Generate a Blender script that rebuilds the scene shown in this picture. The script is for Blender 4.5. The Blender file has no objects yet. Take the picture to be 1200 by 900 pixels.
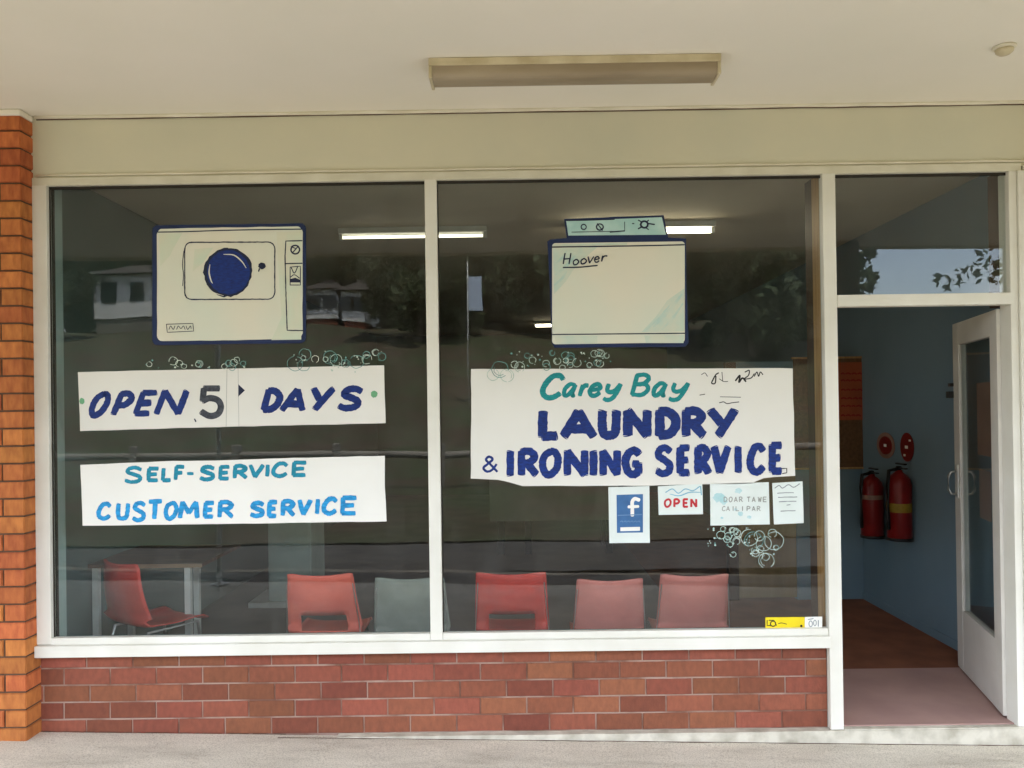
import bpy, bmesh, math, random
from mathutils import Vector, Matrix
random.seed(11)
S = bpy.context.scene
COL = S.collection
R = math.radians

# ------------------------------------------------------------------ camera
FPX, DIST, CAMH = 942.0, 4.0, 1.62
PITCH, YAW, ROLL, CX, CY = R(.30), R(.25), R(.80), 600.0, 472.9
RM = Matrix.Rotation(YAW, 3, 'Z') @ Matrix.Rotation(PITCH, 3, 'X') @ Matrix.Rotation(ROLL, 3, 'Y')
CAM = Vector((0, -DIST, CAMH))
cd = bpy.data.cameras.new('camera'); co = bpy.data.objects.new('camera', cd); COL.objects.link(co)
rt, fw, up = RM.col[0], RM.col[1], RM.col[2]
m = Matrix.Identity(4)
for i in range(3):
    m[i][0], m[i][1], m[i][2], m[i][3] = rt[i], up[i], -fw[i], CAM[i]
co.matrix_world = m
cd.sensor_fit = 'HORIZONTAL'; cd.sensor_width = 36; cd.lens = FPX/1200*36
cd.shift_y = (CY-450)/1200; cd.clip_start = .05; cd.clip_end = 2000
S.camera = co

# ------------------------------------------------------------------ light
SUN_EL, SUN_AZ = 73, 22          # the sun stands high behind the shop, so the whole front is in open shade
w = bpy.data.worlds.new('World'); S.world = w; w.use_nodes = True
wn = w.node_tree; wn.nodes.clear()
sky = wn.nodes.new('ShaderNodeTexSky'); sky.sky_type = 'NISHITA'; sky.sun_disc = False
sky.sun_elevation = R(SUN_EL); sky.sun_rotation = R(SUN_AZ); sky.air_density = 1.0; sky.dust_density = 1.2
tc = wn.nodes.new('ShaderNodeTexCoord'); mp = wn.nodes.new('ShaderNodeMapping'); mp.inputs['Scale'].default_value = (2, 2, 14)
cn = wn.nodes.new('ShaderNodeTexNoise'); cn.inputs['Scale'].default_value = 1.6; cn.inputs['Detail'].default_value = 5
cr = wn.nodes.new('ShaderNodeValToRGB'); cr.color_ramp.elements[0].position = .42; cr.color_ramp.elements[1].position = .68
cr.color_ramp.elements[0].color = (.16, .16, .16, 1); cr.color_ramp.elements[1].color = (.72, .72, .72, 1)
mx = wn.nodes.new('ShaderNodeMix'); mx.data_type = 'RGBA'; mx.inputs[7].default_value = (11.6, 11.5, 11.9, 1)
bg = wn.nodes.new('ShaderNodeBackground'); bg.inputs['Strength'].default_value = .15
wo = wn.nodes.new('ShaderNodeOutputWorld')
L = wn.links.new
L(tc.outputs['Generated'], mp.inputs['Vector']); L(mp.outputs[0], cn.inputs['Vector']); L(cn.outputs['Fac'], cr.inputs[0])
L(cr.outputs[0], mx.inputs[0]); L(sky.outputs[0], mx.inputs[6]); L(mx.outputs[2], bg.inputs['Color']); L(bg.outputs[0], wo.inputs[0])
sl = bpy.data.lights.new('sun', 'SUN'); sl.energy = 3.4; sl.angle = R(.5); sl.color = (1, .95, .86)
so = bpy.data.objects.new('sun', sl); COL.objects.link(so); so.location = (0, 0, 20)
a_, e_ = R(SUN_AZ), R(SUN_EL)
so.rotation_euler = Vector((math.sin(a_)*math.cos(e_), math.cos(a_)*math.cos(e_), math.sin(e_))).to_track_quat('Z', 'Y').to_euler()
S.view_settings.view_transform = 'Standard'; S.view_settings.look = 'None'; S.view_settings.gamma = 1
S.view_settings.exposure = 2.78
S.render.engine = 'CYCLES'; S.cycles.use_denoising = True
S.cycles.max_bounces = 10; S.cycles.diffuse_bounces = 5; S.cycles.glossy_bounces = 4; S.cycles.transparent_max_bounces = 24
S.cycles.caustics_reflective = False; S.cycles.caustics_refractive = False
S.cycles.sample_clamp_indirect = 6

# ------------------------------------------------------------------ measuring helpers (photo pixel 1200x900 -> a point in the place)
def ray(px, py):
    return RM @ Vector(((px-CX)/FPX, 1, -(py-CY)/FPX))
def P(px, py, Y=0.0):
    d = ray(px, py); return CAM + d*((Y+DIST)/d.y)
def PZ(px, py, z):
    d = ray(px, py); return CAM + d*((z-CAMH)/d.z)

# ------------------------------------------------------------------ materials
def nodemat(name):
    mt = bpy.data.materials.new(name); mt.use_nodes = True
    return mt, mt.node_tree, mt.node_tree.nodes['Principled BSDF']
def mat(name, col, rough=.6, var=.10, scale=6, bump=0, bscale=60, metal=0, spec=.3, col2=None, stretch=(1, 1, 1), obj_rand=0, detail=6, clamp=(.35, .65)):
    """Principled with a noise mottled colour (col .. col2 or +-var) and optional noise relief."""
    mt, nt, b = nodemat(name); N = nt.nodes.new; L = nt.links.new
    if col2 is None: col2 = tuple(max(0, c*(1-2*var)) for c in col)
    t = N('ShaderNodeTexCoord'); mp = N('ShaderNodeMapping'); mp.inputs['Scale'].default_value = stretch
    L(t.outputs['Object'], mp.inputs[0])
    n = N('ShaderNodeTexNoise'); n.inputs['Scale'].default_value = scale; n.inputs['Detail'].default_value = detail
    L(mp.outputs[0], n.inputs['Vector'])
    r = N('ShaderNodeValToRGB'); r.color_ramp.elements[0].position, r.color_ramp.elements[1].position = clamp
    r.color_ramp.elements[0].color = (*col2, 1); r.color_ramp.elements[1].color = (*col, 1)
    L(n.outputs['Fac'], r.inputs[0]); out = r.outputs[0]
    if obj_rand:
        oi = N('ShaderNodeObjectInfo'); h = N('ShaderNodeHueSaturation')
        v = N('ShaderNodeMapRange'); v.inputs[3].default_value = 1-obj_rand; v.inputs[4].default_value = 1+obj_rand
        L(oi.outputs['Random'], v.inputs[0]); L(v.outputs[0], h.inputs['Value'])
        m2 = N('ShaderNodeMath'); m2.operation = 'MULTIPLY'; m2.inputs[1].default_value = 7.31; f = N('ShaderNodeMath'); f.operation = 'FRACT'
        L(oi.outputs['Random'], m2.inputs[0]); L(m2.outputs[0], f.inputs[0])
        hr = N('ShaderNodeMapRange'); hr.inputs[3].default_value = .5-.006; hr.inputs[4].default_value = .5+.012
        L(f.outputs[0], hr.inputs[0]); L(hr.outputs[0], h.inputs['Hue']); L(out, h.inputs['Color']); out = h.outputs[0]
        # per-object shift of the texture
        ad = N('ShaderNodeVectorMath'); ad.operation = 'ADD'
        sc = N('ShaderNodeVectorMath'); sc.operation = 'SCALE'; sc.inputs['Scale'].default_value = 37
        cb = N('ShaderNodeCombineXYZ'); L(oi.outputs['Random'], cb.inputs[0]); L(f.outputs[0], cb.inputs[1]); L(cb.outputs[0], sc.inputs[0])
        L(mp.outputs[0], ad.inputs[0]); L(sc.outputs[0], ad.inputs[1]); L(ad.outputs[0], n.inputs['Vector'])
    L(out, b.inputs['Base Color'])
    b.inputs['Roughness'].default_value = rough; b.inputs['Metallic'].default_value = metal
    b.inputs['Specular IOR Level'].default_value = spec
    if bump:
        n2 = N('ShaderNodeTexNoise'); n2.inputs['Scale'].default_value = bscale; n2.inputs['Detail'].default_value = 4
        L(mp.outputs[0], n2.inputs['Vector'])
        bp = N('ShaderNodeBump'); bp.inputs['Strength'].default_value = 1; bp.inputs['Distance'].default_value = bump
        L(n2.outputs['Fac'], bp.inputs['Height']); L(bp.outputs[0], b.inputs['Normal'])
    return mt
def emis(name, col, s):
    mt, nt, b = nodemat(name); b.inputs['Base Color'].default_value = (.8, .8, .8, 1)
    b.inputs['Emission Color'].default_value = (*col, 1); b.inputs['Emission Strength'].default_value = s
    return mt
def glassmat(name, tint=(.93, .96, .95), f0=.032):
    """thin clear pane: transparent, with a Schlick mirror reflection on each face"""
    mt = bpy.data.materials.new(name); mt.use_nodes = True; nt = mt.node_tree; nt.nodes.clear()
    N = nt.nodes.new; L = nt.links.new
    lw = N('ShaderNodeLayerWeight'); lw.inputs['Blend'].default_value = .5
    p = N('ShaderNodeMath'); p.operation = 'POWER'; p.inputs[1].default_value = 5
    L(lw.outputs['Facing'], p.inputs[0])
    k = N('ShaderNodeMath'); k.operation = 'MULTIPLY_ADD'; k.inputs[1].default_value = 1-f0; k.inputs[2].default_value = f0
    L(p.outputs[0], k.inputs[0])
    t = N('ShaderNodeBsdfTransparent'); t.inputs[0].default_value = (*tint, 1)
    g = N('ShaderNodeBsdfGlossy'); g.inputs['Roughness'].default_value = 0
    # very faint waviness of old float glass
    nz = N('ShaderNodeTexNoise'); nz.inputs['Scale'].default_value = 1.7; nz.inputs['Detail'].default_value = 1
    tcn = N('ShaderNodeTexCoord'); L(tcn.outputs['Object'], nz.inputs['Vector'])
    bp = N('ShaderNodeBump'); bp.inputs['Distance'].default_value = .0012; L(nz.outputs['Fac'], bp.inputs['Height']); L(bp.outputs[0], g.inputs['Normal'])
    df = N('ShaderNodeBsdfDiffuse'); df.inputs[0].default_value = (.75, .74, .68, 1)
    dn = N('ShaderNodeTexNoise'); dn.inputs['Scale'].default_value = 3.2; dn.inputs['Detail'].default_value = 9; dn.inputs['Roughness'].default_value = .7
    dm_ = N('ShaderNodeMapping'); dm_.inputs['Scale'].default_value = (1.6, 1, .8); L(tcn.outputs['Object'], dm_.inputs[0]); L(dm_.outputs[0], dn.inputs['Vector'])
    dr = N('ShaderNodeMapRange'); dr.inputs[1].default_value = .42; dr.inputs[2].default_value = .8; dr.inputs[3].default_value = .001; dr.inputs[4].default_value = .020
    L(dn.outputs['Fac'], dr.inputs[0]); m0 = N('ShaderNodeMixShader'); L(dr.outputs[0], m0.inputs[0]); L(t.outputs[0], m0.inputs[1]); L(df.outputs[0], m0.inputs[2])
    ms = N('ShaderNodeMixShader'); o = N('ShaderNodeOutputMaterial')
    L(k.outputs[0], ms.inputs[0]); L(m0.outputs[0], ms.inputs[1]); L(g.outputs[0], ms.inputs[2]); L(ms.outputs[0], o.inputs[0])
    return mt

M = {}
M['soffit'] = mat('soffit_paint', (.86, .80, .695), .75, scale=1.1, col2=(.81, .765, .65), bump=.0006, bscale=9)
M['bulk'] = mat('bulkhead_paint', (.68, .64, .49), .7, scale=1.6, col2=(.62, .60, .47), bump=.0004, bscale=30)
M['bead'] = mat('bead_paint', (.78, .73, .60), .6, scale=5, col2=(.66, .61, .47), bump=.0005, bscale=20)
M['frame'] = mat('frame_paint', (.76, .745, .675), .45, scale=3.5, col2=(.69, .67, .59), bump=.0004, bscale=40)
M['frameshaded'] = mat('shaded_frame_paint', (.72, .69, .57), .5, scale=6, col2=(.62, .59, .47), bump=.0004, bscale=30)  # copy of the frame paint, darkened and yellowed for low light under the soffit
M['nearblack'] = mat('near_black', (.03, .025, .018), .7)
M['timber'] = mat('varnished_timber', (.58, .34, .14), .45, scale=3, col2=(.40, .20, .075), stretch=(14, 14, .8))
M['brick'] = mat('red_brick', (.275, .086, .050), .92, scale=30, col2=(.19, .062, .038), stretch=(1.5, 1, .8), obj_rand=.22, clamp=(.22, .78), bump=.0022, bscale=70)
M['pierbrick'] = mat('orange_brick', (.52, .165, .050), .88, scale=22, col2=(.36, .10, .033), stretch=(1.6, 1.6, .6), obj_rand=.17, clamp=(.3, .7), bump=.0022, bscale=60)
M['mortar'] = mat('pale_mortar', (.38, .265, .21), .95, scale=5, col2=(.19, .095, .065), clamp=(.38, .58), bump=.002, bscale=120)
M['darkmortar'] = mat('dark_mortar', (.13, .075, .045), .95, scale=14, bump=.002, bscale=120)
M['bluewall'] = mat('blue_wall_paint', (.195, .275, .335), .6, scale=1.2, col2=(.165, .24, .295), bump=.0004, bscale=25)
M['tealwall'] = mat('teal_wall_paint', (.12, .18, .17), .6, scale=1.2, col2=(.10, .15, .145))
M['tealreveal'] = mat('pale_teal_paint', (.36, .47, .45), .6, scale=3)
M['ceil'] = mat('interior_ceiling', (.66, .58, .44), .8, scale=1.5, col2=(.60, .52, .39))
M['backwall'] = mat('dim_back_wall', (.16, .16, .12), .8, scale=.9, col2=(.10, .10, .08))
M['lino'] = mat('pink_lino', (.42, .27, .235), .5, scale=4, col2=(.36, .225, .20), bump=.0004, bscale=40)
M['inner_floor'] = mat('red_brown_floor', (.25, .095, .05), .95, scale=5, col2=(.19, .07, .038), bump=.002, bscale=200)
M['shopfloor'] = mat('dull_vinyl', (.17, .125, .11), .45, scale=2.5, col2=(.12, .085, .08))
M['plinth'] = mat('worn_concrete', (.60, .565, .47), .9, scale=9, col2=(.34, .31, .24), clamp=(.3, .6), bump=.003, bscale=45)
M['white'] = mat('sign_card', (.76, .745, .69), .6, scale=2.2, col2=(.72, .705, .65), bump=.0003, bscale=8)
M['white2'] = mat('sign_card_cool', (.83, .82, .77), .6, scale=2.2, col2=(.78, .77, .72), bump=.0003, bscale=8)
M['paper'] = mat('pale_paper', (.72, .78, .75), .6, scale=9, col2=(.68, .74, .70))
M['cream'] = mat('cream_card', (.71, .68, .56), .55, scale=2.4, col2=(.65, .68, .57), detail=2, clamp=(.34, .60))
M['creamteal'] = mat('cream_card_teal_wash', (.68, .64, .51), .55, scale=1.9, col2=(.50, .62, .55), detail=3, stretch=(1.5, 1, 1.5), clamp=(.36, .50))
M['tealwash'] = mat('pale_teal_paint_wash', (.50, .68, .64), .55, scale=9, col2=(.36, .58, .56))
M['navyback'] = mat('navy_backing', (.012, .025, .085), .55)
M['navy'] = mat('navy_brush_paint', (.006, .017, .115), .5, scale=40, col2=(.005, .032, .20), stretch=(1, 1, 3))
M['navyink'] = mat('dark_ink', (.012, .018, .05), .5)
M['royal'] = mat('royal_brush_paint', (.006, .036, .24), .5, scale=40, col2=(.005, .018, .115), stretch=(1, 1, 2.5))
M['teal'] = mat('teal_brush_paint', (.010, .27, .27), .5, scale=60, col2=(.008, .20, .22), stretch=(1, 1, 2.5))
M['sea'] = mat('sea_blue_brush_paint', (.012, .27, .42), .5, scale=55, col2=(.010, .20, .28), stretch=(1, 1, 2.5))
M['sky'] = mat('light_blue_brush_paint', (.022, .34, .70), .5, scale=30, col2=(.012, .20, .45), stretch=(1, 1, 2.5))
M['charcoal'] = mat('charcoal_print', (.03, .034, .045), .5, scale=50, col2=(.07, .075, .09))
M['ink'] = mat('black_ink', (.015, .015, .015), .5)
M['faint'] = mat('faint_pencil', (.35, .36, .33), .6)
M['greendot'] = mat('green_tape', (.16, .42, .22), .5)
M['chalk'] = mat('pale_window_paint', (.56, .66, .58), .6, scale=30, col2=(.30, .42, .36))
M['chalkteal'] = mat('teal_window_paint', (.16, .36, .33), .6, scale=30, col2=(.10, .22, .20))
M['fbblue'] = mat('mid_blue_print', (.055, .16, .36), .5, scale=12, col2=(.04, .115, .27))
M['fblight'] = mat('light_blue_print', (.14, .27, .48), .5)
M['redprint'] = mat('red_print', (.55, .03, .04), .5)
M['wave'] = mat('blue_wave_print', (.22, .48, .62), .5)
M['yellow'] = mat('yellow_sticker', (.85, .66, .015), .45)
M['pinkish'] = mat('faded_pink_print', (.34, .20, .16), .6)
M['mustard'] = mat('mustard_label', (.32, .20, .02), .6, scale=30)
M['grey'] = mat('grey_print', (.30, .33, .34), .5)
M['red'] = mat('red_plastic', (.62, .055, .04), .42, scale=12, col2=(.50, .045, .035), bump=.0004, bscale=150)
M['coral'] = mat('faded_red_plastic', (.74, .13, .085), .45, scale=8, col2=(.62, .10, .07), bump=.0004, bscale=150)
M['pink'] = mat('dusty_pink_plastic', (.68, .215, .18), .5, scale=8, col2=(.58, .18, .15), bump=.0004, bscale=150)
M['greyp'] = mat('grey_plastic', (.26, .27, .235), .5, scale=8)
M['steel'] = mat('dull_steel', (.55, .55, .53), .35, metal=.9)
M['whitemetal'] = mat('white_metal', (.7, .7, .66), .45)
M['polewhite'] = mat('white_pole_paint', (.86, .86, .84), .4)
M['tabletop'] = mat('brown_tabletop', (.15, .085, .05), .35, scale=3, col2=(.07, .04, .03), stretch=(1, 8, 1))
M['tableedge'] = mat('tan_edge_strip', (.34, .23, .15), .5)
M['darkwood'] = mat('dark_stained_wood', (.075, .035, .02), .5, scale=3, stretch=(12, 12, .8))
M['cork'] = mat('cork_board', (.17, .085, .04), .9, scale=40, col2=(.12, .06, .03))
M['orange'] = mat('orange_paper', (.38, .085, .03), .7, scale=6, col2=(.30, .065, .025))
M['door'] = mat('door_paint', (.74, .71, .65), .45, scale=4, col2=(.66, .63, .57), bump=.0003, bscale=30)
M['tan'] = mat('tan_laminate', (.34, .235, .12), .55, scale=2, col2=(.28, .19, .095), stretch=(5, 5, .7))
M['paleteal'] = mat('pale_teal_laminate', (.42, .52, .48), .5, scale=3)
M['greycab'] = mat('grey_laminate', (.30, .30, .26), .6, scale=3)
M['black'] = mat('black_plastic', (.015, .015, .016), .4)
M['extred'] = mat('extinguisher_red', (.22, .012, .012), .3, scale=14)
M['diff'] = mat('dusty_diffuser', (.40, .325, .225), .45, scale=7, col2=(.30, .235, .155), stretch=(.25, 1, 1), detail=8)
M['fit'] = mat('aged_white_fitting', (.68, .60, .42), .5, scale=8, col2=(.52, .44, .28))
M['glass'] = glassmat('window_glass')
M['tube'] = emis('lit_tube', (1, .86, .62), 2.8)
M['tubedim'] = emis('weak_lit_tube', (1, .91, .68), .5)
M['asphalt'] = mat('asphalt', (.062, .058, .054), .9, scale=3, bump=.003, bscale=90)
M['grass'] = mat('dry_winter_grass', (.040, .050, .020), .95, scale=.5, col2=(.055, .036, .022), bump=.03, bscale=6, detail=10)
M['bark'] = mat('grey_bark', (.16, .13, .10), .95, scale=8, stretch=(1, 1, .2))
M['leaf'] = mat('leaf_green', (.06, .08, .032), .75, scale=.6, col2=(.035, .05, .02), obj_rand=.2)
M['gutterc'] = mat('stained_gutter_concrete', (.17, .155, .13), .9, scale=3, col2=(.09, .08, .07))
M['house'] = mat('white_weatherboard', (.86, .87, .86), .6, scale=2)
M['hbrick'] = mat('house_brick', (.24, .075, .045), .9, scale=5)
M['hroof'] = mat('dark_roof', (.06, .05, .045), .8, scale=4)
M['hglass'] = mat('dark_window', (.04, .05, .055), .15)
M['log'] = mat('weathered_log', (.22, .20, .17), .9, scale=5, stretch=(1, 1, 1))
M['banner'] = mat('pale_blue_banner', (.50, .58, .70), .7)
M['roofm'] = mat('roof_sheet', (.4, .4, .4), .6)

# pavement material: concrete with dirt towards the wall line being real stains of uneven shape
def pavemat():
    mt, nt, b = nodemat('pavement_concrete'); N = nt.nodes.new; L = nt.links.new
    t = N('ShaderNodeTexCoord')
    n1 = N('ShaderNodeTexNoise'); n1.inputs['Scale'].default_value = 2.2; n1.inputs['Detail'].default_value = 9; n1.inputs['Roughness'].default_value = .65
    n2 = N('ShaderNodeTexNoise'); n2.inputs['Scale'].default_value = 160; n2.inputs['Detail'].default_value = 3
    mp = N('ShaderNodeMapping'); mp.inputs['Scale'].default_value = (.7, 2.6, 1)
    L(t.outputs['Object'], mp.inputs[0]); L(mp.outputs[0], n1.inputs['Vector']); L(t.outputs['Object'], n2.inputs['Vector'])
    r = N('ShaderNodeValToRGB'); e = r.color_ramp.elements
    e[0].position, e[0].color = .30, (.44, .395, .32, 1); e[1].position, e[1].color = .66, (.70, .645, .54, 1)
    q = e.new(.48); q.color = (.61, .56, .465, 1)
    L(n1.outputs['Fac'], r.inputs[0])
    m1 = N('ShaderNodeMix'); m1.data_type = 'RGBA'; m1.blend_type = 'MULTIPLY'; m1.inputs[0].default_value = .5
    r2 = N('ShaderNodeValToRGB'); r2.color_ramp.elements[0].position = .38; r2.color_ramp.elements[0].color = (.42, .39, .35, 1); r2.color_ramp.elements[1].position = .54
    L(n2.outputs['Fac'], r2.inputs[0]); L(r.outputs[0], m1.inputs[6]); L(r2.outputs[0], m1.inputs[7]); L(m1.outputs[2], b.inputs['Base Color'])
    b.inputs['Roughness'].default_value = .92
    bp = N('ShaderNodeBump'); bp.inputs['Distance'].default_value = .0015; L(n2.outputs['Fac'], bp.inputs['Height']); L(bp.outputs[0], b.inputs['Normal'])
    return mt
M['pave'] = pavemat()

# ------------------------------------------------------------------ object helpers
def setp(o, label=None, cat=None, group=None, kind=None):
    if label: o['label'] = label
    if cat: o['category'] = cat
    if group: o['group'] = group
    if kind: o['kind'] = kind
    return o
def thing(name, label, cat, loc=(0, 0, 0), group=None):
    o = bpy.data.objects.new(name, None); COL.objects.link(o); o.location = loc; o.empty_display_size = .1
    return setp(o, label, cat, group)
def link(name, me, mt, parent=None, smooth=False):
    """mesh is given in world space; the parent is an unrotated Empty (or None)"""
    o = bpy.data.objects.new(name, me); COL.objects.link(o)
    if mt is not None and not me.materials: me.materials.append(M[mt] if isinstance(mt, str) else mt)
    if smooth:
        for p in me.polygons: p.use_smooth = True
    if parent is not None:
        o.parent = parent
        off = Vector((0, 0, 0)); q = parent
        while q is not None: off += q.location; q = q.parent
        o.location = -off
    return o
def mesh(name, v, f):
    me = bpy.data.meshes.new(name); me.from_pydata([tuple(x) for x in v], [], f); me.update(); return me
def bm_box(bm, a, b, bev=0):
    x0, y0, z0 = (min(a[i], b[i]) for i in range(3)); x1, y1, z1 = (max(a[i], b[i]) for i in range(3))
    mtx = Matrix.Translation(((x0+x1)/2, (y0+y1)/2, (z0+z1)/2)) @ Matrix.Diagonal((x1-x0, y1-y0, z1-z0, 1))
    r = bmesh.ops.create_cube(bm, size=1, matrix=mtx)
    if bev:
        es = list({e for v in r['verts'] for e in v.link_edges})
        bmesh.ops.bevel(bm, geom=es, offset=bev, segments=2, affect='EDGES', profile=.6)
def boxes(name, lst, mt, parent=None, bev=0):
    bm = bmesh.new()
    for a, b in lst: bm_box(bm, a, b, bev)
    me = bpy.data.meshes.new(name); bm.to_mesh(me); bm.free()
    return link(name, me, mt, parent)
def box(name, a, b, mt, parent=None, bev=0): return boxes(name, [(a, b)], mt, parent, bev)
def tube_bm(bm, pts, r, n=10, caps=True):
    pts = [Vector(p) for p in pts]; rings = []
    for i, p in enumerate(pts):
        d = (pts[min(i+1, len(pts)-1)]-pts[max(i-1, 0)]).normalized()
        u = d.cross(Vector((0, 0, 1)));
        if u.length < .05: u = d.cross(Vector((0, 1, 0)))
        u.normalize(); v = d.cross(u)
        rr = r[i] if isinstance(r, (list, tuple)) else r
        rings.append([bm.verts.new(p+(u*math.cos(2*math.pi*k/n)+v*math.sin(2*math.pi*k/n))*rr) for k in range(n)])
    for a, b in zip(rings, rings[1:]):
        for k in range(n): bm.faces.new((a[k], a[(k+1) % n], b[(k+1) % n], b[k]))
    if caps: bm.faces.new(rings[0][::-1]); bm.faces.new(rings[-1])
def tubes(name, paths, mt, parent=None, n=10):
    bm = bmesh.new()
    for pts, r in paths: tube_bm(bm, pts, r, n)
    bmesh.ops.recalc_face_normals(bm, faces=bm.faces)
    me = bpy.data.meshes.new(name); bm.to_mesh(me); bm.free()
    return link(name, me, mt, parent, smooth=True)
def lathe(name, c, prof, mt, parent=None, n=24):
    """vertical lathe; prof = [(r,z)..]"""
    c = Vector(c)
    return tubes(name, [([c+Vector((0, 0, z)) for r, z in prof], [r for r, z in prof])], mt, parent, n)
def structure(o): return setp(o, kind='structure')

# =================================================================== THE GROUND
zl = P(20, 862, -.02).z; zr = P(1195, 874.5, -.02).z           # the pavement falls gently to the right
def pz(x): return zl+(x+2.4)*(zr-zl)/4.9
YK = -3.45
def slab(name, x0, x1, y0, y1, mt, top=0.0):
    v = []
    for x in (x0, x1):
        for y in (y0, y1):
            v += [(x, y, pz(x)+top), (x, y, pz(x)-.3)]
    return structure(link(name, mesh(name, v, [(0, 4, 6, 2), (1, 3, 7, 5), (0, 1, 5, 4), (2, 6, 7, 3), (0, 2, 3, 1), (4, 5, 7, 6)]), mt))
sx = [-9, -6.3, -4.6, 3.4, 6.2, 9]
for a, b in zip(sx, sx[1:]):
    slab('pavement', a+.004, b-.004, YK, .02, 'pave')
slab('kerb', -60, 60, YK-.15, YK-.006, 'gutterc', .002)
def sheet(name, x0, x1, y0, y1, nx, ny, fz, mt):
    v = [(x0+(x1-x0)*i/nx, y0+(y1-y0)*j/ny, 0) for i in range(nx+1) for j in range(ny+1)]
    v = [(x, y, fz(x, y)) for x, y, _ in v]
    f = [(i*(ny+1)+j, (i+1)*(ny+1)+j, (i+1)*(ny+1)+j+1, i*(ny+1)+j+1) for i in range(nx) for j in range(ny)]
    return structure(link(name, mesh(name, v, f), mt, smooth=True))
def gz(x, y):
    """the street, then the grass bank rising to the houses"""
    d = -y
    z = -.16
    if d > 15: z += 8.4*(1-math.cos(min(1, (d-15)/48)*math.pi))/2
    if d > 63: z += min(8, (d-63)*.06)
    k = min(1, max(0, (d-6)/8))
    return z + k*(.12*math.sin(x*.31+y*.2)+.08*math.sin(x*.83-y*.47))
sheet('ground', -500, 500, -500, 200, 20, 20, lambda x, y: -1.2 if y > -70 else gz(0, y)-1.5, 'grass')
slab('gutter', -60, 60, YK-1.35, YK-.156, 'gutterc', -.155)  # unseen strip, added to bounce sunlight up to the soffit
sheet('road', -60, 60, -6.6, YK-1.355, 4, 4, lambda x, y: -.17, 'asphalt')
sheet('grass_bank', -90, 90, -130, -6.6, 90, 60, lambda x, y: gz(x, y)+.02, 'grass')

# =================================================================== THE BUILDING SHELL
XL, XR, YB, ZC = -2.58, 2.84, 11.0, 2.99
ZS = 3.112
structure(box('soffit', (-9, -3.6, ZS), (9, 0.03, ZS+.05), 'soffit'))
structure(box('awning_fascia', (-9, -3.66, ZS-.02), (9, -3.602, ZS+.34), 'fit'))
structure(box('roof', (-9, -3.6, ZS+.28), (9, YB+.3, ZS+.42), 'roofm'))
structure(box('bulkhead_wall', (-2.75, .012, 2.79), (3.3, .14, ZS-.002), 'bulk'))
structure(box('interior_ceiling', (XL-.1, .142, ZC), (XR+.1, YB+.1, ZC+.1), 'ceil'))
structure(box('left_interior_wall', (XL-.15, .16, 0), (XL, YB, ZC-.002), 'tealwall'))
structure(box('right_interior_wall', (XR, .16, 0), (XR+.15, YB, ZC-.002), 'bluewall'))
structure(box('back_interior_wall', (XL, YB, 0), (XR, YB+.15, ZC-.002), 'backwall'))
YT = PZ(1080, 783, .01).y
structure(box('entrance_floor', (1.606, .031, -.1), (XR-.002, YT-.002, .012), 'lino'))
structure(box('inner_floor', (1.25, YT, -.1), (XR-.002, YB, .01), 'inner_floor'))  # floor beyond the entrance strip, darker and redder
structure(box('shop_floor', (XL+.002, .16, -.1), (1.248, YB, .008), 'shopfloor'))
structure(box('shop_floor', (1.25, .16, -.1), (1.603, YT-.002, .009), 'shopfloor'))
structure(box('sub_floor', (-9, .15, -.5), (9, YB+.3, -.102), 'plinth'))
# skirting along the right wall
structure(box('skirting', (XR-.012, 1.0, .012), (XR-.001, YB, .07), 'bluewall'))
# window nibs: inner faces painted pale teal
structure(box('left_nib', (-2.75, .045, 0), (-2.338, .155, 2.788), 'tealreveal'))
structure(box('right_nib', (2.555, .045, 0), (3.3, .155, 2.788), 'tealreveal'))
structure(box('side_wall', (2.60, -.03, -.2), (9, .044, ZS-.004), 'bulk'))
structure(box('side_wall', (-9, -.03, -.2), (-3.02, .044, ZS-.004), 'bulk'))
structure(box('outer_side_wall', (-9, .046, -.2), (-8.8, YB, ZS+.27), 'bulk'))
structure(box('outer_side_wall', (8.8, .046, -.2), (9, YB, ZS+.27), 'bulk'))

# cornice beads
def bead(name, a, b, r):
    bm = bmesh.new(); pts = []
    nseg = 40
    for i in range(nseg+1):
        p = Vector(a).lerp(Vector(b), i/nseg); p.z += random.uniform(-.0012, .0012); p.y += random.uniform(-.001, .001); pts.append(p)
    tube_bm(bm, pts, r, 10); me = bpy.data.meshes.new(name); bm.to_mesh(me); bm.free()
    return structure(link(name, me, 'bead', smooth=True))
bead('ceiling_bead', (-2.385, .006, ZS-.004), (3.3, .006, ZS-.004), .011)
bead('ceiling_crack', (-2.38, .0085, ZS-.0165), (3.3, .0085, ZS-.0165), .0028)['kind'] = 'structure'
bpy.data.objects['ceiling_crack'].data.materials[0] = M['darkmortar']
bead('window_head_bead', (-2.385, .008, 2.815), (2.6, .008, 2.815), .006)

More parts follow.
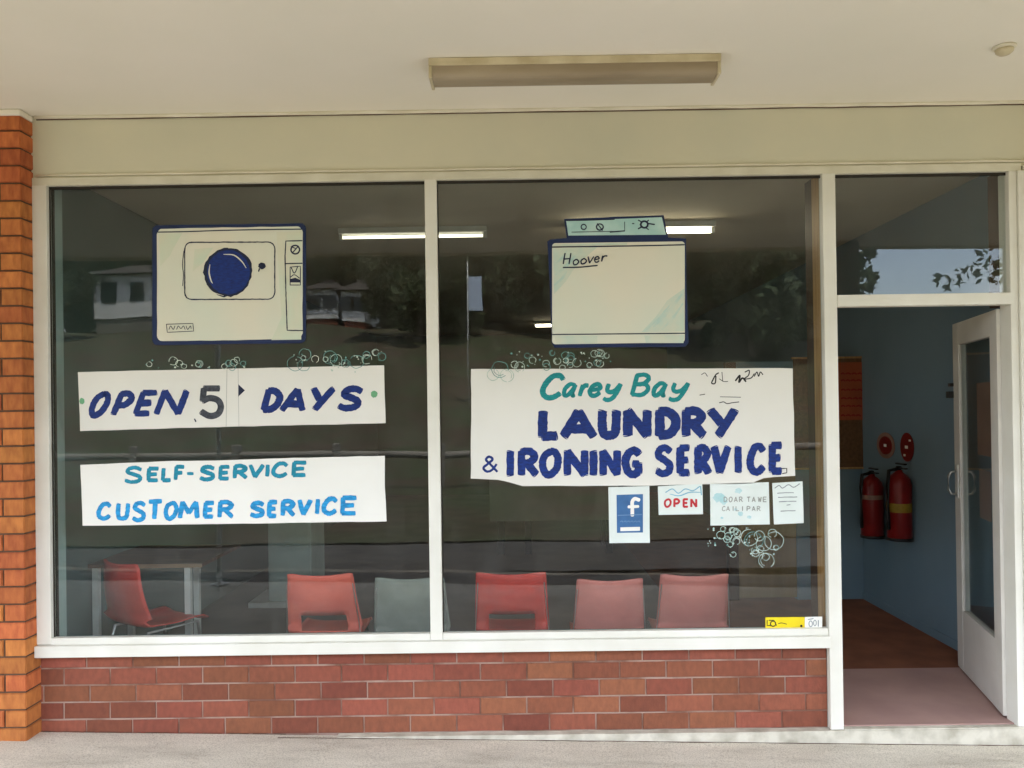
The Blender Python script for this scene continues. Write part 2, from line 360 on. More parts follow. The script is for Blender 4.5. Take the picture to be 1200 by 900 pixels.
# =================================================================== BRICKWORK
def brick_mesh(name, L_, H, Dp):
    bm = bmesh.new(); bm_box(bm, (-L_/2, 0, 0), (L_/2, Dp, H))
    es = [e for e in bm.edges if all(v.co.y < 1e-4 for v in e.verts)]
    bmesh.ops.bevel(bm, geom=es, offset=.0028, segments=1, affect='EDGES')
    me = bpy.data.meshes.new(name); bm.to_mesh(me); bm.free(); return me
PITCHX, CH = .2325, .0857
wall = thing('brick_wall', 'low red brick wall under the two big shop windows', 'wall', (-.4, .04, 0))
YW = .032
xb0, xb1 = -2.45, 1.541
z_top = .405
box('mortar', (xb0, YW+.0055, -.05), (xb1-.002, YW+.11, z_top), 'mortar', wall)
phase = {0: P(425, 850).x, 1: P(453, 833).x, 2: P(429, 813).x, 3: P(453, 793).x, 4: P(425, 773).x}
cache = {}
for row in range(5):
    z0 = row*CH+.004; H = CH-.0085
    if row == 4: H = z_top-z0-.002
    x = phase[row] - 20*PITCHX
    while x < xb1:
        a, b = max(x, xb0)+.0035, min(x+PITCHX, xb1)-.0035
        if b-a > .03:
            key = (round(b-a, 3), round(H, 3))
            if key not in cache:
                cache[key] = brick_mesh('brick', b-a, H, .10); cache[key].materials.append(M['brick'])
            o = bpy.data.objects.new('brick', cache[key]); COL.objects.link(o); o.parent = wall
            o.location = Vector(((a+b)/2, YW+random.uniform(-.0018, .0018), z0+random.uniform(-.0008, .0008)))-wall.location
            o.rotation_euler = (0, random.uniform(-.003, .003), 0)
        x += PITCHX
# the orange pier that stands forward of the window on the left
pier = thing('brick_pier', 'orange brick pier standing forward at the left end of the shopfront', 'pier', (-2.6, -.09, 0))
XP = P(30.5, 800, -.09).x; YP = -.09
box('mortar', (-3.0, YP+.010, -.2), (XP-.008, .043, ZS-.035), 'darkmortar', pier)
nc = 36; zc = -CH*0+zl-.02
k = 0; z = zl+.004-.02
while z < ZS-.035:
    H = min(CH-.009, ZS-.03-z)
    if H < .02: break
    cuts = [XP-.112, XP-.112-.242] if k % 2 else [XP-.242]
    segs = []; xr_ = XP
    for c in cuts: segs.append((c+.010, xr_)); xr_ = c
    segs.append((-3.0, xr_))
    for q, (a, b) in enumerate(segs):
        a = max(a, -3.0)
        if b-a < .03: continue
        dp = .130 if q == 0 else .06
        key = ('p', round(b-a, 3), round(H, 3), dp)
        if key not in cache:
            bm = bmesh.new(); bm_box(bm, (-(b-a)/2, 0, 0), ((b-a)/2, dp, H))
            bmesh.ops.bevel(bm, geom=[e for e in bm.edges if all(v.co.y < 1e-4 for v in e.verts) or (q == 0 and all(v.co.x > 0 for v in e.verts))], offset=.004, segments=2, affect='EDGES')
            me = bpy.data.meshes.new('brick'); bm.to_mesh(me); bm.free(); me.materials.append(M['pierbrick']); cache[key] = me
        o = bpy.data.objects.new('brick', cache[key]); COL.objects.link(o); o.parent = pier
        o.location = Vector(((a+b)/2, YP+random.uniform(-.002, .002), z))-pier.location
    z += CH; k += 1
# capping bead round the pier top
o = box('capping', (-3.02, YP-.012, ZS-.03), (XP+.006, .008, ZS-.001), 'soffit', pier, bev=.008)

# concrete plinth and door step
xs0 = P(395, 861).x
v = []
NX = 60
for i in range(NX+1):
    x = xs0+(2.50-xs0)*i/NX
    v += [(x, -.012+random.uniform(-.0015, .0015), 0.0+random.uniform(-.0012, .0008)), (x, -.016+random.uniform(-.002, .002), pz(x)-.05), (x, .05, -.001+.0)]
f = []
for i in range(NX):
    a, b = i*3, (i+1)*3; f += [(a+1, b+1, b, a), (a, b, b+2, a+2)]
structure(link('concrete_plinth', mesh('concrete_plinth', v, f), 'plinth'))
v = [(2.508, -.014, .001), (2.512, -.018, -.2), (2.9, -.018, -.2), (2.9, -.014, .0), (2.508, .05, .001), (2.9, .05, 0)]
structure(link('concrete_plinth', mesh('concrete_plinth', v, [(1, 2, 3, 0), (0, 3, 5, 4)]), 'plinth'))
v = []
for i in range(NX+1):
    x = -1.2+(3.0+1.2)*i/NX; v += [(x, -.015, pz(x)+.0015), (x, -.015-random.uniform(.004, .011), pz(x)+.0015)]
w_ = []
for i in range(NX+1):
    x = -2.40+1.25*i/NX; w_ += [(x, .029, pz(x)+.0016), (x, .029-random.uniform(.002, .013), pz(x)+.0016)]
structure(link('dirt_line', mesh('dirt_line', w_, [(2*i, 2*i+1, 2*i+3, 2*i+2) for i in range(NX) if random.random() < .85]), 'darkmortar'))
structure(link('dirt_line', mesh('dirt_line', v, [(2*i, 2*i+1, 2*i+3, 2*i+2) for i in range(NX)]), 'darkmortar'))
structure(box('door_sill', (1.606, -.006, -.05), (2.50, .03, .006), 'plinth', bev=.002))

# =================================================================== SHOP WINDOWS
XA, XB, XC, XD, XE, XF = -2.330, -.439, -.379, 1.540, 1.605, 2.466
ZT, ZB, ZSL = 2.762, .5025, .412
YG = .030                                     # outer face of the glass
win = thing('shop_window', 'wide two-pane shop window with cream painted frame above the red brick wall', 'window', (-.4, .03, .4))
def stile(name, a, b, parent, mt='frame', bev=.003): return box(name, a, b, mt, parent, bev)
stile('stile', (-2.402, 0, ZSL+.06), (XA, .045, ZT+.002), win)
stile('stile', (XD, -.002, 0.002), (XE, .045, ZT+.002), win)
stile('mullion', (XB, 0, ZB-.033), (XC, .045, ZT+.002), win)
stile('head_rail', (-2.402, .001, ZT), (2.53, .045, 2.803), win, 'frameshaded')
stile('sill_rail', (-2.402, -.022, ZSL), (XD-.001, .045, ZB-.034), win)
stile('glazing_bead', (XA-.002, .004, ZB-.034), (XB-.001, .040, ZB), win)
stile('glazing_bead', (XC+.001, .004, ZB-.034), (XD-.001, .040, ZB), win)
for a, b in ((XA, XB), (XC, XD)):
    box('glass_pane', (a-.008, YG, ZB-.01), (b+.008, YG+.006, ZT+.01), 'glass', win)
    # thin near-black strips along the head and one side of each pane
    box('dark_strip', (a, YG-.006, ZT-.014), (b, YG-.0005, ZT+.001), 'nearblack', win)
    box('dark_strip', (a, YG-.006, ZB), (a+.006, YG-.0005, ZT-.014), 'nearblack', win)
# inner timber studs behind the glass line
for (a, b) in ((XD+.002, XE-.002),):
    box('inner_stud', (a, .046, .015), (b, .150, ZT+.02), 'timber', win, bev=.002); box('inner_post', (a+.001, .1505, .015), (b-.001, .25, ZT+.02), 'darkwood', win, bev=.002)
box('inner_stud', (XB+.004, .046, .3), (XC-.004, .085, ZT+.02), 'timber', win, bev=.002)
box('inner_stud', (-2.36, .0455, .3), (-2.331, .075, ZT+.02), 'nearblack', win)  # left stud, near-black like the strips round the panes
structure(box('inner_wall_face', (xb0, .146, 0), (XD-.002, .156, ZB-.03), 'tealwall'))

ent = thing('door_frame', 'cream painted door frame with a glazed transom over the open doorway', 'door frame', (2.0, .03, 0))
ZQ0, ZQ1 = 2.100, 2.158
stile('transom_bar', (XE+.001, -.001, ZQ0), (XF+.02, .06, ZQ1), ent)
stile('jamb', (XF, .000, .006), (2.505, .09, ZT+.0), ent)
stile('jamb_moulding', (2.506, -.012, .004), (2.535, .06, ZT+.0), ent)
stile('jamb_moulding', (2.537, -.006, .004), (2.60, .05, 2.79), ent, 'frameshaded')
box('glass_pane', (XE-.0, YG, ZQ1-.008), (XF+.008, YG+.006, ZT+.01), 'glass', ent)
box('dark_strip', (XE, YG-.006, ZT-.014), (XF, YG-.0005, ZT+.001), 'nearblack', ent)
box('inner_jamb', (XF+.001, .0605, ZQ0), (2.50, .18, ZT+.02), 'darkwood', ent)
box('inner_jamb', (XE-.02, .046, ZQ0), (XE-.003, .07, ZT+.02), 'timber', ent)

# =================================================================== OPEN DOOR
HA = Vector((2.453, .100, .022)); ang = math.atan2(.79, .205)
door = thing('shop_door', 'cream glazed door standing open into the shop with a solid kick panel', 'door', HA)
door.rotation_euler = (0, 0, ang)
# door local frame: x along the leaf (hinge -> free end), -y thickness to the right, z up
def dpart(name, a, b, mt, bev=.002):
    bm = bmesh.new(); bm_box(bm, a, b, bev); me = bpy.data.meshes.new(name); bm.to_mesh(me); bm.free()
    o = bpy.data.objects.new(name, me); COL.objects.link(o); me.materials.append(M[mt]); o.parent = door; return o
DL, DH, DT = .816, 2.066, .042
dpart('stile', (0, -DT, 0), (.115, 0, DH), 'door'); dpart('stile', (DL-.115, -DT, 0), (DL, 0, DH), 'door')
dpart('top_rail', (.116, -DT+.001, DH-.13), (DL-.116, -.001, DH), 'door')
dpart('kick_panel', (.116, -DT+.001, .0), (DL-.116, -.001, .36), 'door')
dpart('glazing_bead', (.116, -.012, .361), (.130, -.004, DH-.131), 'door'); dpart('glazing_bead', (DL-.130, -.012, .361), (DL-.116, -.004, DH-.131), 'door')
dpart('glass_pane', (.116, -.024, .35), (DL-.116, -.019, DH-.12), 'glass', 0)
dpart('notice', (.20, -.0265, 1.30), (.44, -.0245, 1.70), 'pinkish', 0); dpart('notice', (.22, -.0265, .95), (.42, -.0245, 1.22), 'pinkish', 0)
dpart('lock_plate', (DL-.085, -.001, 1.02), (DL-.035, .006, 1.22), 'whitemetal')
for hz in (.12, 1.80):
    dpart('hinge', (-.006, -DT-.010, hz), (.004, -DT+.004, hz+.12), 'whitemetal')
def dtube(name, pts, r, mt):
    bm = bmesh.new(); tube_bm(bm, pts, r, 10); bmesh.ops.recalc_face_normals(bm, faces=bm.faces)
    me = bpy.data.meshes.new(name); bm.to_mesh(me); bm.free(); me.materials.append(M[mt])
    for p in me.polygons: p.use_smooth = True
    o = bpy.data.objects.new(name, me); COL.objects.link(o); o.parent = door
for s in (1, -1):
    y0 = .0 if s > 0 else -DT
    dtube('pull_handle', [(DL-.058, y0, 1.04), (DL-.058, y0+s*.035, 1.045), (DL-.058, y0+s*.05, 1.07), (DL-.058, y0+s*.05, 1.15), (DL-.058, y0+s*.035, 1.175), (DL-.058, y0, 1.18)], .007, 'steel')
dpart('latch', (DL, -.034, 1.24), (DL+.004, -.008, 1.34), 'black'); dpart('catch', (DL-.01, .0, 1.62), (DL+.05, .03, 1.66), 'black'); dpart('catch', (DL-.01, .0, 1.69), (DL+.04, .02, 1.71), 'black')
dpart('bolt', (DL+.0, -.03, .70), (DL+.02, -.01, .74), 'black')

# =================================================================== SOFFIT FITTINGS
lx0, lx1, ly0, ly1 = -.347, .890, -.592, -.462
lt = thing('fluorescent_light', 'unlit batten light with a dusty yellowed diffuser on the outdoor soffit', 'ceiling light', ((lx0+lx1)/2, (ly0+ly1)/2, ZS))
box('housing', (lx0-.003, ly0-.004, ZS-.034), (lx1+.003, ly1+.004, ZS-.001), 'fit', lt, bev=.003)
bm = bmesh.new(); prof = []; n = 30
for i in range(n+1):
    a_ = math.pi*i/n; c_, s_ = math.cos(a_), math.sin(a_)
    yy = (ly0+ly1)/2-(ly1-ly0)/2*math.copysign(abs(c_)**.45, c_); zz = ZS-.0345-.050*abs(s_)**.6
    prof.append((yy, zz-(.0010 if i % 2 else 0)))
vs = [[bm.verts.new((x, y, z)) for y, z in prof] for x in (lx0+.012, lx1-.012)]
for i in range(n): bm.faces.new((vs[0][i], vs[0][i+1], vs[1][i+1], vs[1][i]))
me = bpy.data.meshes.new('diffuser'); bm.to_mesh(me); bm.free(); link('diffuser', me, 'diff', lt)
for x0, x1 in ((lx0-.003, lx0+.0115), (lx1-.0115, lx1+.003)):
    box('end_cap', (x0, ly0-.003, ZS-.087), (x1, ly1+.003, ZS-.0345), 'fit', lt, bev=.005)
p = PZ(1177, 60, ZS-.02)
dm = thing('ceiling_fitting', 'small round whitish fitting on the soffit near the right edge', 'ceiling fitting', (p.x, p.y, ZS))
lathe('base', (p.x, p.y, ZS), [(.045, -.001), (.045, -.008), (.040, -.012)], 'bead', dm)
lathe('dome', (p.x, p.y, ZS), [(.036, -.0125), (.034, -.024), (.022, -.034), (.001, -.037)], 'fit', dm)

# =================================================================== DRAWING TOOLS FOR HAND PAINTED SIGNS
def catmull(pts, seg=7, closed=False):
    if len(pts) < 3: return [Vector(p) for p in pts]
    P_ = [Vector(p) for p in pts]
    if closed: P_ = [P_[-1]]+P_+[P_[0], P_[1]]
    else: P_ = [P_[0]*2-P_[1]]+P_+[P_[-1]*2-P_[-2]]
    out = []
    for i in range(1, len(P_)-2):
        a, b, c, d = P_[i-1:i+3]
        for k in range(seg):
            t = k/seg
            out.append(.5*((2*b)+(-a+c)*t+(2*a-5*b+4*c-d)*t*t+(-a+3*b-3*c+d)*t**3))
    out.append(P_[-2]); return out
class Ink:
    """brush strokes in photo pixels, laid on the plane y = Y (each stroke a hair in front of the one before)"""
    def __init__(s, Y): s.Y = Y; s.v = []; s.f = []; s.k = 0
    def vert(s, p, y): q = P(p[0], p[1], y); s.v.append(q); return len(s.v)-1
    def y(s): s.k += 1; return s.Y-.00006*(s.k % 40)-.0003
    def stroke(s, pts, wd, smooth=True, closed=False, taper=.0, rough=.06, seg=7, cap=.62):
        pl = catmull(pts, seg, closed) if smooth else [Vector(p) for p in (list(pts)+([pts[0]] if closed else []))]
        if not smooth:      # subdivide for brushy edges
            q = []
            for a, b in zip(pl, pl[1:]):
                m_ = max(1, int((b-a).length/3))
                q += [a.lerp(b, i/m_) for i in range(m_)]
            pl = q+[pl[-1]]
        y = s.y(); n = len(pl); prev = None
        for i, p in enumerate(pl):
            d = pl[min(i+1, n-1)]-pl[max(i-1, 0)]
            if d.length < 1e-6: d = Vector((1, 0))
            d.normalize(); nn = Vector((-d.y, d.x))
            t = i/(n-1) if n > 1 else 0
            ww = wd/2*(1-taper*abs(2*t-1)**2)
            w1, w2 = ww*(1+random.uniform(-rough, rough)), ww*(1+random.uniform(-rough, rough))
            a, b = s.vert(p+nn*w1, y), s.vert(p-nn*w2, y)
            if prev: s.f.append((prev[0], prev[1], b, a))
            prev = (a, b)
        if not closed:
            for p, d in ((pl[0], pl[0]-pl[1]), (pl[-1], pl[-1]-pl[-2])):
                if d.length < 1e-6: continue
                d.normalize(); nn = Vector((-d.y, d.x)); ww = wd/2*(1-taper)*.99; sk = random.uniform(-.22, .22) if cap < .5 else 0
                ring = [s.vert(p+(nn*math.cos(a_)+d*math.sin(a_)*cap+d*sk*math.cos(a_))*ww, y) for a_ in [math.pi*i/7 for i in range(8)]]
                s.f.append(tuple(ring))
    def letters(s, items, wd, mt, parent, **kw):
        for it in items:
            q = Ink(s.Y); q.k = s.k; q.glyphs([it], wd, **kw); s.k = q.k; q.build('letter', mt, parent, False)
    def poly(s, pts):
        y = s.y(); s.f.append(tuple(s.vert(p, y) for p in pts))
    def disc(s, c, rx, ry=None, n=28, rough=0):
        ry = ry or rx
        s.poly([(c[0]+rx*(1+random.uniform(-rough, rough))*math.cos(2*math.pi*i/n), c[1]+ry*(1+random.uniform(-rough, rough))*math.sin(2*math.pi*i/n)) for i in range(n)])
    def ring(s, c, rx, ry=None, wd=1, n=14, wob=.04, arc=1.0, a0=0):
        ry = ry or rx
        pts = [(c[0]+rx*(1+random.uniform(-wob, wob))*math.cos(a0+2*math.pi*arc*i/n), c[1]+ry*(1+random.uniform(-wob, wob))*math.sin(a0+2*math.pi*arc*i/n)) for i in range(n+(arc < 1))]
        s.stroke(pts, wd, True, arc >= 1, rough=.15, seg=4)
    def glyphs(s, items, wd, shear=0, rough=.06, taper=.08, cap=.28):
        for ch, x0, y0, x1, y1, *o in items:
            w_ = o[0] if o else wd
            ins = w_*.42
            X0, X1, Y0, Y1 = x0+ins, x1-ins, y0+ins, y1-ins
            for kind, pts in GL[ch]:
                q = [(X0+u*(X1-X0)+shear*(v-.5)*(y1-y0), Y1-v*(Y1-Y0)) for u, v in pts]
                s.stroke(q, w_*random.uniform(.94, 1.05), kind == 's', taper=taper, rough=rough, cap=cap)
    def build(s, name, mt, parent, many=True):
        if not s.v: return None
        o = link(name, mesh(name, s.v, [f[::-1] for f in s.f]), mt, parent)
        if many: o['kind'] = 'stuff'
        return o
GL = {
 'A': [('l', [(0, 0), (.5, 1)]), ('l', [(.5, 1), (1, 0)]), ('l', [(.2, .3), (.82, .3)])],
 'B': [('l', [(0, 0), (.04, 1)]), ('s', [(.0, .98), (.6, 1.0), (.88, .8), (.6, .56), (.1, .52)]), ('s', [(.1, .53), (.75, .52), (1, .26), (.65, 0), (0, .02)])],
 'C': [('s', [(1, .82), (.75, .99), (.35, .93), (.05, .55), (.06, .2), (.4, .0), (.75, .05), (1, .2)])],
 'D': [('l', [(.03, 0), (.03, 1)]), ('s', [(0, .98), (.5, .96), (.92, .72), (.96, .38), (.6, .07), (0, .01)])],
 'E': [('l', [(.02, 0), (.02, 1)]), ('l', [(0, 1), (1, 1)]), ('l', [(0, .5), (.85, .52)]), ('l', [(0, 0), (1, .01)])],
 'F': [('l', [(.02, 0), (.02, 1)]), ('l', [(0, 1), (1, 1)]), ('l', [(0, .52), (.8, .53)])],
 'G': [('s', [(1, .85), (.65, 1), (.2, .86), (.0, .5), (.2, .12), (.6, .0), (.93, .12)]), ('l', [(.95, .06), (.95, .46)]), ('l', [(.55, .44), (.97, .45)])],
 'I': [('l', [(.5, 0), (.5, 1)])],
 'L': [('l', [(.04, 1), (.0, 0)]), ('l', [(0, 0), (1, .02)])],
 'M': [('l', [(0, 0), (.1, 1)]), ('l', [(.1, 1), (.5, .3)]), ('l', [(.5, .3), (.88, 1)]), ('l', [(.88, 1), (1, 0)])],
 'N': [('l', [(0, 0), (0, 1)]), ('l', [(0, 1), (1, 0)]), ('l', [(1, 0), (1, 1)])],
 'O': [('s', [(.55, 1), (.12, .8), (0, .4), (.2, .05), (.5, 0), (.88, .25), (1, .65), (.8, .95), (.5, 1)])],
 'P': [('l', [(.02, 0), (.05, 1)]), ('s', [(.0, .97), (.6, 1), (1, .76), (.7, .48), (.08, .42)])],
 'R': [('l', [(.02, 0), (.02, 1)]), ('s', [(.0, .97), (.55, 1), (.9, .78), (.6, .53), (.06, .48)]), ('l', [(.38, .5), (1, .0)])],
 'S': [('s', [(.95, .86), (.62, 1), (.22, .93), (.12, .7), (.5, .54), (.9, .36), (.85, .1), (.4, .0), (0, .12)])],
 'T': [('l', [(.5, 0), (.5, 1)]), ('l', [(0, .97), (1, 1)])],
 'U': [('s', [(.02, 1), (.0, .45), (.12, .08), (.5, 0), (.88, .1), (.98, .45), (1, 1)])],
 'V': [('l', [(0, 1), (.42, 0)]), ('l', [(.42, 0), (1, 1)])],
 'Y': [('l', [(0, 1), (.45, .46)]), ('l', [(1, 1), (.32, .0)])],
 '-': [('l', [(0, .5), (1, .5)])],
 'c': [('s', [(1, .8), (.6, 1), (.1, .7), (.1, .2), (.5, 0), (1, .2)])],
 'a': [('s', [(.85, .9), (.4, 1), (.05, .6), (.1, .1), (.4, .05), (.72, .5), (.85, .95)]), ('s', [(.86, .95), (.76, .3), (.85, .03), (1, .08)])],
 'r': [('l', [(.1, 0), (.18, 1)]), ('s', [(.16, .62), (.5, .95), (1, .95)])],
 'e': [('s', [(.08, .48), (.9, .62), (.72, .98), (.25, .9), (.02, .45), (.25, .05), (.65, .02), (1, .28)])],
 'y': [('s', [(.12, 1), (.1, .65), (.35, .5), (.7, .62), (.95, 1)]), ('s', [(.97, 1), (.85, .55), (.6, .1), (.25, .0), (0, .1)])],
 'H': [('l', [(0, 0), (.1, 1)]), ('l', [(.9, 0), (1, 1)]), ('l', [(.1, .45), (.9, .5)])],
 'o': [('s', [(.5, 1), (.05, .6), (.2, .05), (.7, .1), (.98, .6), (.5, 1)])],
 'v': [('l', [(0, 1), (.4, 0)]), ('l', [(.4, 0), (1, 1)])],
 '&': [('s', [(1, .0), (.5, .5), (.2, .8), (.42, 1), (.66, .82), (.3, .5), (.02, .25), (.25, .02), (.6, .1), (.95, .5)])],
 'f': [('s', [(1, .92), (.7, 1), (.5, .85), (.48, .5), (.48, 0)]), ('l', [(.12, .56), (.92, .58)])],
 'W': [('l', [(0, 1), (.25, 0)]), ('l', [(.25, 0), (.5, .8)]), ('l', [(.5, .8), (.75, 0)]), ('l', [(.75, 0), (1, 1)])],
 '5': [('l', [(.92, 1), (.16, 1)]), ('l', [(.16, 1), (.1, .54)]), ('s', [(.1, .54), (.45, .64), (.85, .56), (1, .32), (.85, .06), (.45, -.02), (.02, .14)])],
}
YS = YG-.0025                                   # face of cards stuck on the outside of the glass
def card(name, pts, mt, parent, y=YS, th=.0018, wob=0):
    """a flat card of real thickness; pts are photo pixels"""
    pl = []
    n = len(pts)
    for i in range(n):
        a, b = Vector(pts[i]), Vector(pts[(i+1) % n])
        if wob:
            k = max(1, int((b-a).length/14))
            for j in range(k): q = a.lerp(b, j/k); pl.append(q+Vector((random.uniform(-wob, wob), random.uniform(-wob, wob))))
        else: pl.append(a)
    v = [P(p.x, p.y, y) for p in pl]; m_ = len(v)
    v += [q+Vector((0, th, 0)) for q in v]
    f = [tuple(range(m_))[::-1], tuple(range(m_, 2*m_))]+[(i, (i+1) % m_, (i+1) % m_+m_, i+m_) for i in range(m_)]
    bm = bmesh.new(); me = mesh(name, v, f); bm.from_mesh(me); bmesh.ops.recalc_face_normals(bm, faces=bm.faces); bm.to_mesh(me); bm.free()
    return link(name, me, mt, parent)
def rrect(x0, y0, x1, y1, r, tilt=0):
    out = []
    for cx, cy, a0 in ((x1-r, y0+r, -90), (x1-r, y1-r, 0), (x0+r, y1-r, 90), (x0+r, y0+r, 180)):
        for k in range(5):
            a = R(a0+k*22.5); out.append((cx+r*math.cos(a), cy+r*math.sin(a)+tilt*(cx-x0)))
    return out
def poster(name, label, cat, px, py, group=None):
    q = P(px, py, YS); return thing(name, label, cat, q, group)

# ---- OPEN 5 DAYS
s1 = poster('window_sign', 'white strip sign reading OPEN 5 DAYS in navy slanted brush letters', 'sign', 270, 468, 'hand painted strip signs in the window')
card('card', [(91, 436), (270, 432), (450, 428), (452, 496), (270, 500), (94, 505)], 'white', s1, wob=.25)
k = Ink(YS)
k.letters([('O', 106, 458, 128, 490), ('P', 134, 458, 155, 489), ('E', 160, 457, 182, 488), ('N', 185, 455, 217, 488)], 7.8, 'navy', s1, shear=.30, rough=.09)
k = Ink(YS)
k.letters([('D', 308, 454, 331, 484), ('A', 330, 453, 361, 484), ('Y', 361, 452, 391, 483), ('S', 396, 452, 426, 482)], 8.4, 'navy', s1, shear=.20, rough=.09)
k = Ink(YS); k.glyphs([('5', 232, 452, 262, 490)], 7.6, rough=.01, taper=0); k.build('numeral', 'charcoal', s1, False)
k = Ink(YS); k.poly([(279, 450), (287, 457.5), (279, 465)]); k.stroke([(228, 491), (229.5, 494)], 1.6); k.build('triangle_mark', 'navyink', s1)
k = Ink(YS); k.disc((96, 470), 3.2, 3.6, rough=.12); k.disc((438.5, 462), 4, 4, rough=.12); k.build('tape_dots', 'greendot', s1)
k = Ink(YS); k.stroke([(266, 433), (265, 500)], .5, False); k.stroke([(279, 432), (280, 500)], .4, False); k.build('fold_lines', 'faint', s1)

# ---- SELF-SERVICE CUSTOMER SERVICE
s2 = poster('window_sign', 'white strip sign reading SELF-SERVICE over CUSTOMER SERVICE in blue brush letters', 'sign', 270, 575, 'hand painted strip signs in the window')
card('card', [(94, 545), (203, 540), (250, 540), (330, 537), (451, 534), (451, 570), (453, 611), (270, 614), (97, 616)], 'white2', s2, wob=.25)
k = Ink(YS)
k.letters([('S', 145, 546, 168, 567), ('E', 172, 547, 187, 565), ('L', 189, 547, 202, 565), ('F', 204, 545, 217, 564), ('-', 218, 552, 228, 558, 3.6),
          ('S', 233, 545, 253, 564), ('E', 256, 545, 270, 563), ('R', 273, 544, 291, 562), ('V', 291, 543, 310, 561), ('I', 311, 543, 316, 560), ('C', 318, 541, 338, 560), ('E', 342, 540, 360, 559)], 5.0, 'sea', s2, shear=.05, rough=.10)
k = Ink(YS)
k.letters([('C', 113, 588, 131, 610), ('U', 136, 588, 152, 610), ('S', 154, 587, 172, 612), ('T', 172, 585, 191, 610), ('O', 192, 587, 209, 610), ('M', 209, 586, 234, 609), ('E', 238, 587, 252, 608), ('R', 255, 586, 275, 608),
          ('S', 292, 587, 311, 607), ('E', 313, 586, 326, 607), ('R', 329, 585, 347, 606), ('V', 348, 584, 366, 605), ('I', 369, 583, 375, 604), ('C', 377, 582, 396, 604), ('E', 399, 581, 419, 604)], 5.7, 'sky', s2, shear=.05, rough=.10)

# ---- main sign
s3 = poster('window_sign', 'large white sign reading Carey Bay LAUNDRY & IRONING SERVICE with a torn lower edge', 'sign', 741, 500)
card('card', [(552, 432.5), (740, 432), (929, 431.5), (930.5, 500), (932, 557.5), (906, 559), (895, 560), (881, 566.5), (758, 569), (612, 569.5), (598, 565), (584, 562.5), (552, 561)], 'white', s3, wob=.35)
k = Ink(YS)
k.letters([('C', 634, 437, 661, 469, 6.8), ('a', 659, 448, 677, 466), ('r', 678, 449, 690, 466), ('e', 689, 448, 706, 466), ('y', 707, 448, 728, 471),
          ('B', 741, 437, 763, 465, 5.6), ('a', 764, 447, 783, 466), ('y', 784, 447, 807, 471)], 5.4, 'teal', s3, shear=.20, rough=.08)
k = Ink(YS)
k.letters([('L', 631, 478, 657, 516), ('A', 656, 478, 700, 516), ('U', 701, 477, 727, 515), ('N', 731, 477, 763, 515), ('D', 768, 477, 797, 515), ('R', 799, 477, 829, 515), ('Y', 828, 476, 866, 515)], 11.2, 'navy', s3, shear=.0, rough=.07, taper=.02)
k = Ink(YS)
k.letters([('I', 593, 525, 603, 561), ('R', 607, 525, 632, 560), ('O', 632, 525, 658, 560), ('N', 661, 525, 689, 560), ('I', 691, 525, 700, 560), ('N', 703, 525, 727, 560), ('G', 729, 524, 753, 560),
          ('S', 766, 521, 790, 559), ('E', 793, 521, 811, 558), ('R', 814, 521, 834, 558), ('V', 833, 520, 857, 557), ('I', 860, 520, 870, 557), ('C', 875, 519, 898, 557), ('E', 901, 518, 919, 556)], 9.2, 'royal', s3, shear=.0, rough=.08, taper=.04)
k = Ink(YS); k.glyphs([('&', 565, 534, 584, 554)], 2.9, rough=.1); k.build('ampersand', 'royal', s3, False)
k = Ink(YS)
k.stroke([(822, 439), (826, 437), (829, 441)], .8); k.stroke([(842, 437), (839, 439), (836, 444), (834, 449), (838, 449), (839, 441)], 1.5); k.stroke([(846, 436), (847, 447)], .8)
k.stroke([(843, 444), (848, 447), (853, 447)], .8); k.stroke([(862, 446), (867, 440), (866, 448), (870, 443), (874, 447)], 2.0)
k.stroke([(873, 436), (878, 434), (877, 440), (872, 444), (880, 443), (884, 438)], 1.3); k.stroke([(884, 441), (887, 436), (889, 441), (891, 436), (894, 439)], 1.2)
k.stroke([(844, 465), (868, 465.5)], .7, False); k.stroke([(843, 472), (848, 471), (852, 473), (858, 472), (866, 471)], 1.0); k.stroke([(820, 463), (826, 462)], .9, False)
k.stroke([(913, 549), (922, 549), (922, 554), (917, 555)], 1.1, False)
k.build('small_scribble', 'ink', s3)

# ---- front loading machine picture
d1 = poster('washing_machine_picture', 'painted cut-out of a front loading washing machine with a navy porthole', 'poster', 268, 332, 'washing machine cut-outs on the glass')
card('backing', rrect(178.5, 264, 358.5, 404.5, 6, -.014), 'navyback', d1, wob=.2)
Y1 = YS-.0012
card('face', rrect(184, 268, 354.5, 400, 7, -.017), 'cream', d1, y=Y1, th=.0010, wob=.35)
M['washa'] = mat('faint_green_wash', (.60, .665, .53), .6, scale=9, col2=(.66, .655, .52), detail=4)
k = Ink(Y1-.0001)
k.poly([(186, 274), (214, 273), (206, 286), (199, 300), (188, 312)]); k.poly([(324, 272), (353, 271), (353, 398), (318, 398.5), (330, 372), (327, 330)]); k.poly([(228, 292), (250, 290), (238, 308), (226, 318)])
k.build('green_wash', 'washa', d1)
k = Ink(Y1-.0003)
k.stroke([(184, 272), (215, 271.5), (260, 270), (310, 269), (354, 268.5)], 1.4)
k.stroke(rrect(216.5, 284, 322, 351, 8, -.004), 1.4, False, True, rough=.3)
k.stroke([(215.5, 294), (213.8, 310), (215, 322), (214, 335)], .9)
k.stroke([(354, 282), (335, 282.5), (334, 300), (335, 340), (336.5, 387), (356, 387.5)], 1.3, False, rough=.2)
k.stroke([(335, 309), (354, 308.5)], 1.3, False)
k.ring((346, 292.5), 5, 5, 1.8); k.stroke([(343, 296), (349, 289)], 1.4); k.stroke([(341, 289), (346, 291)], 1.2)
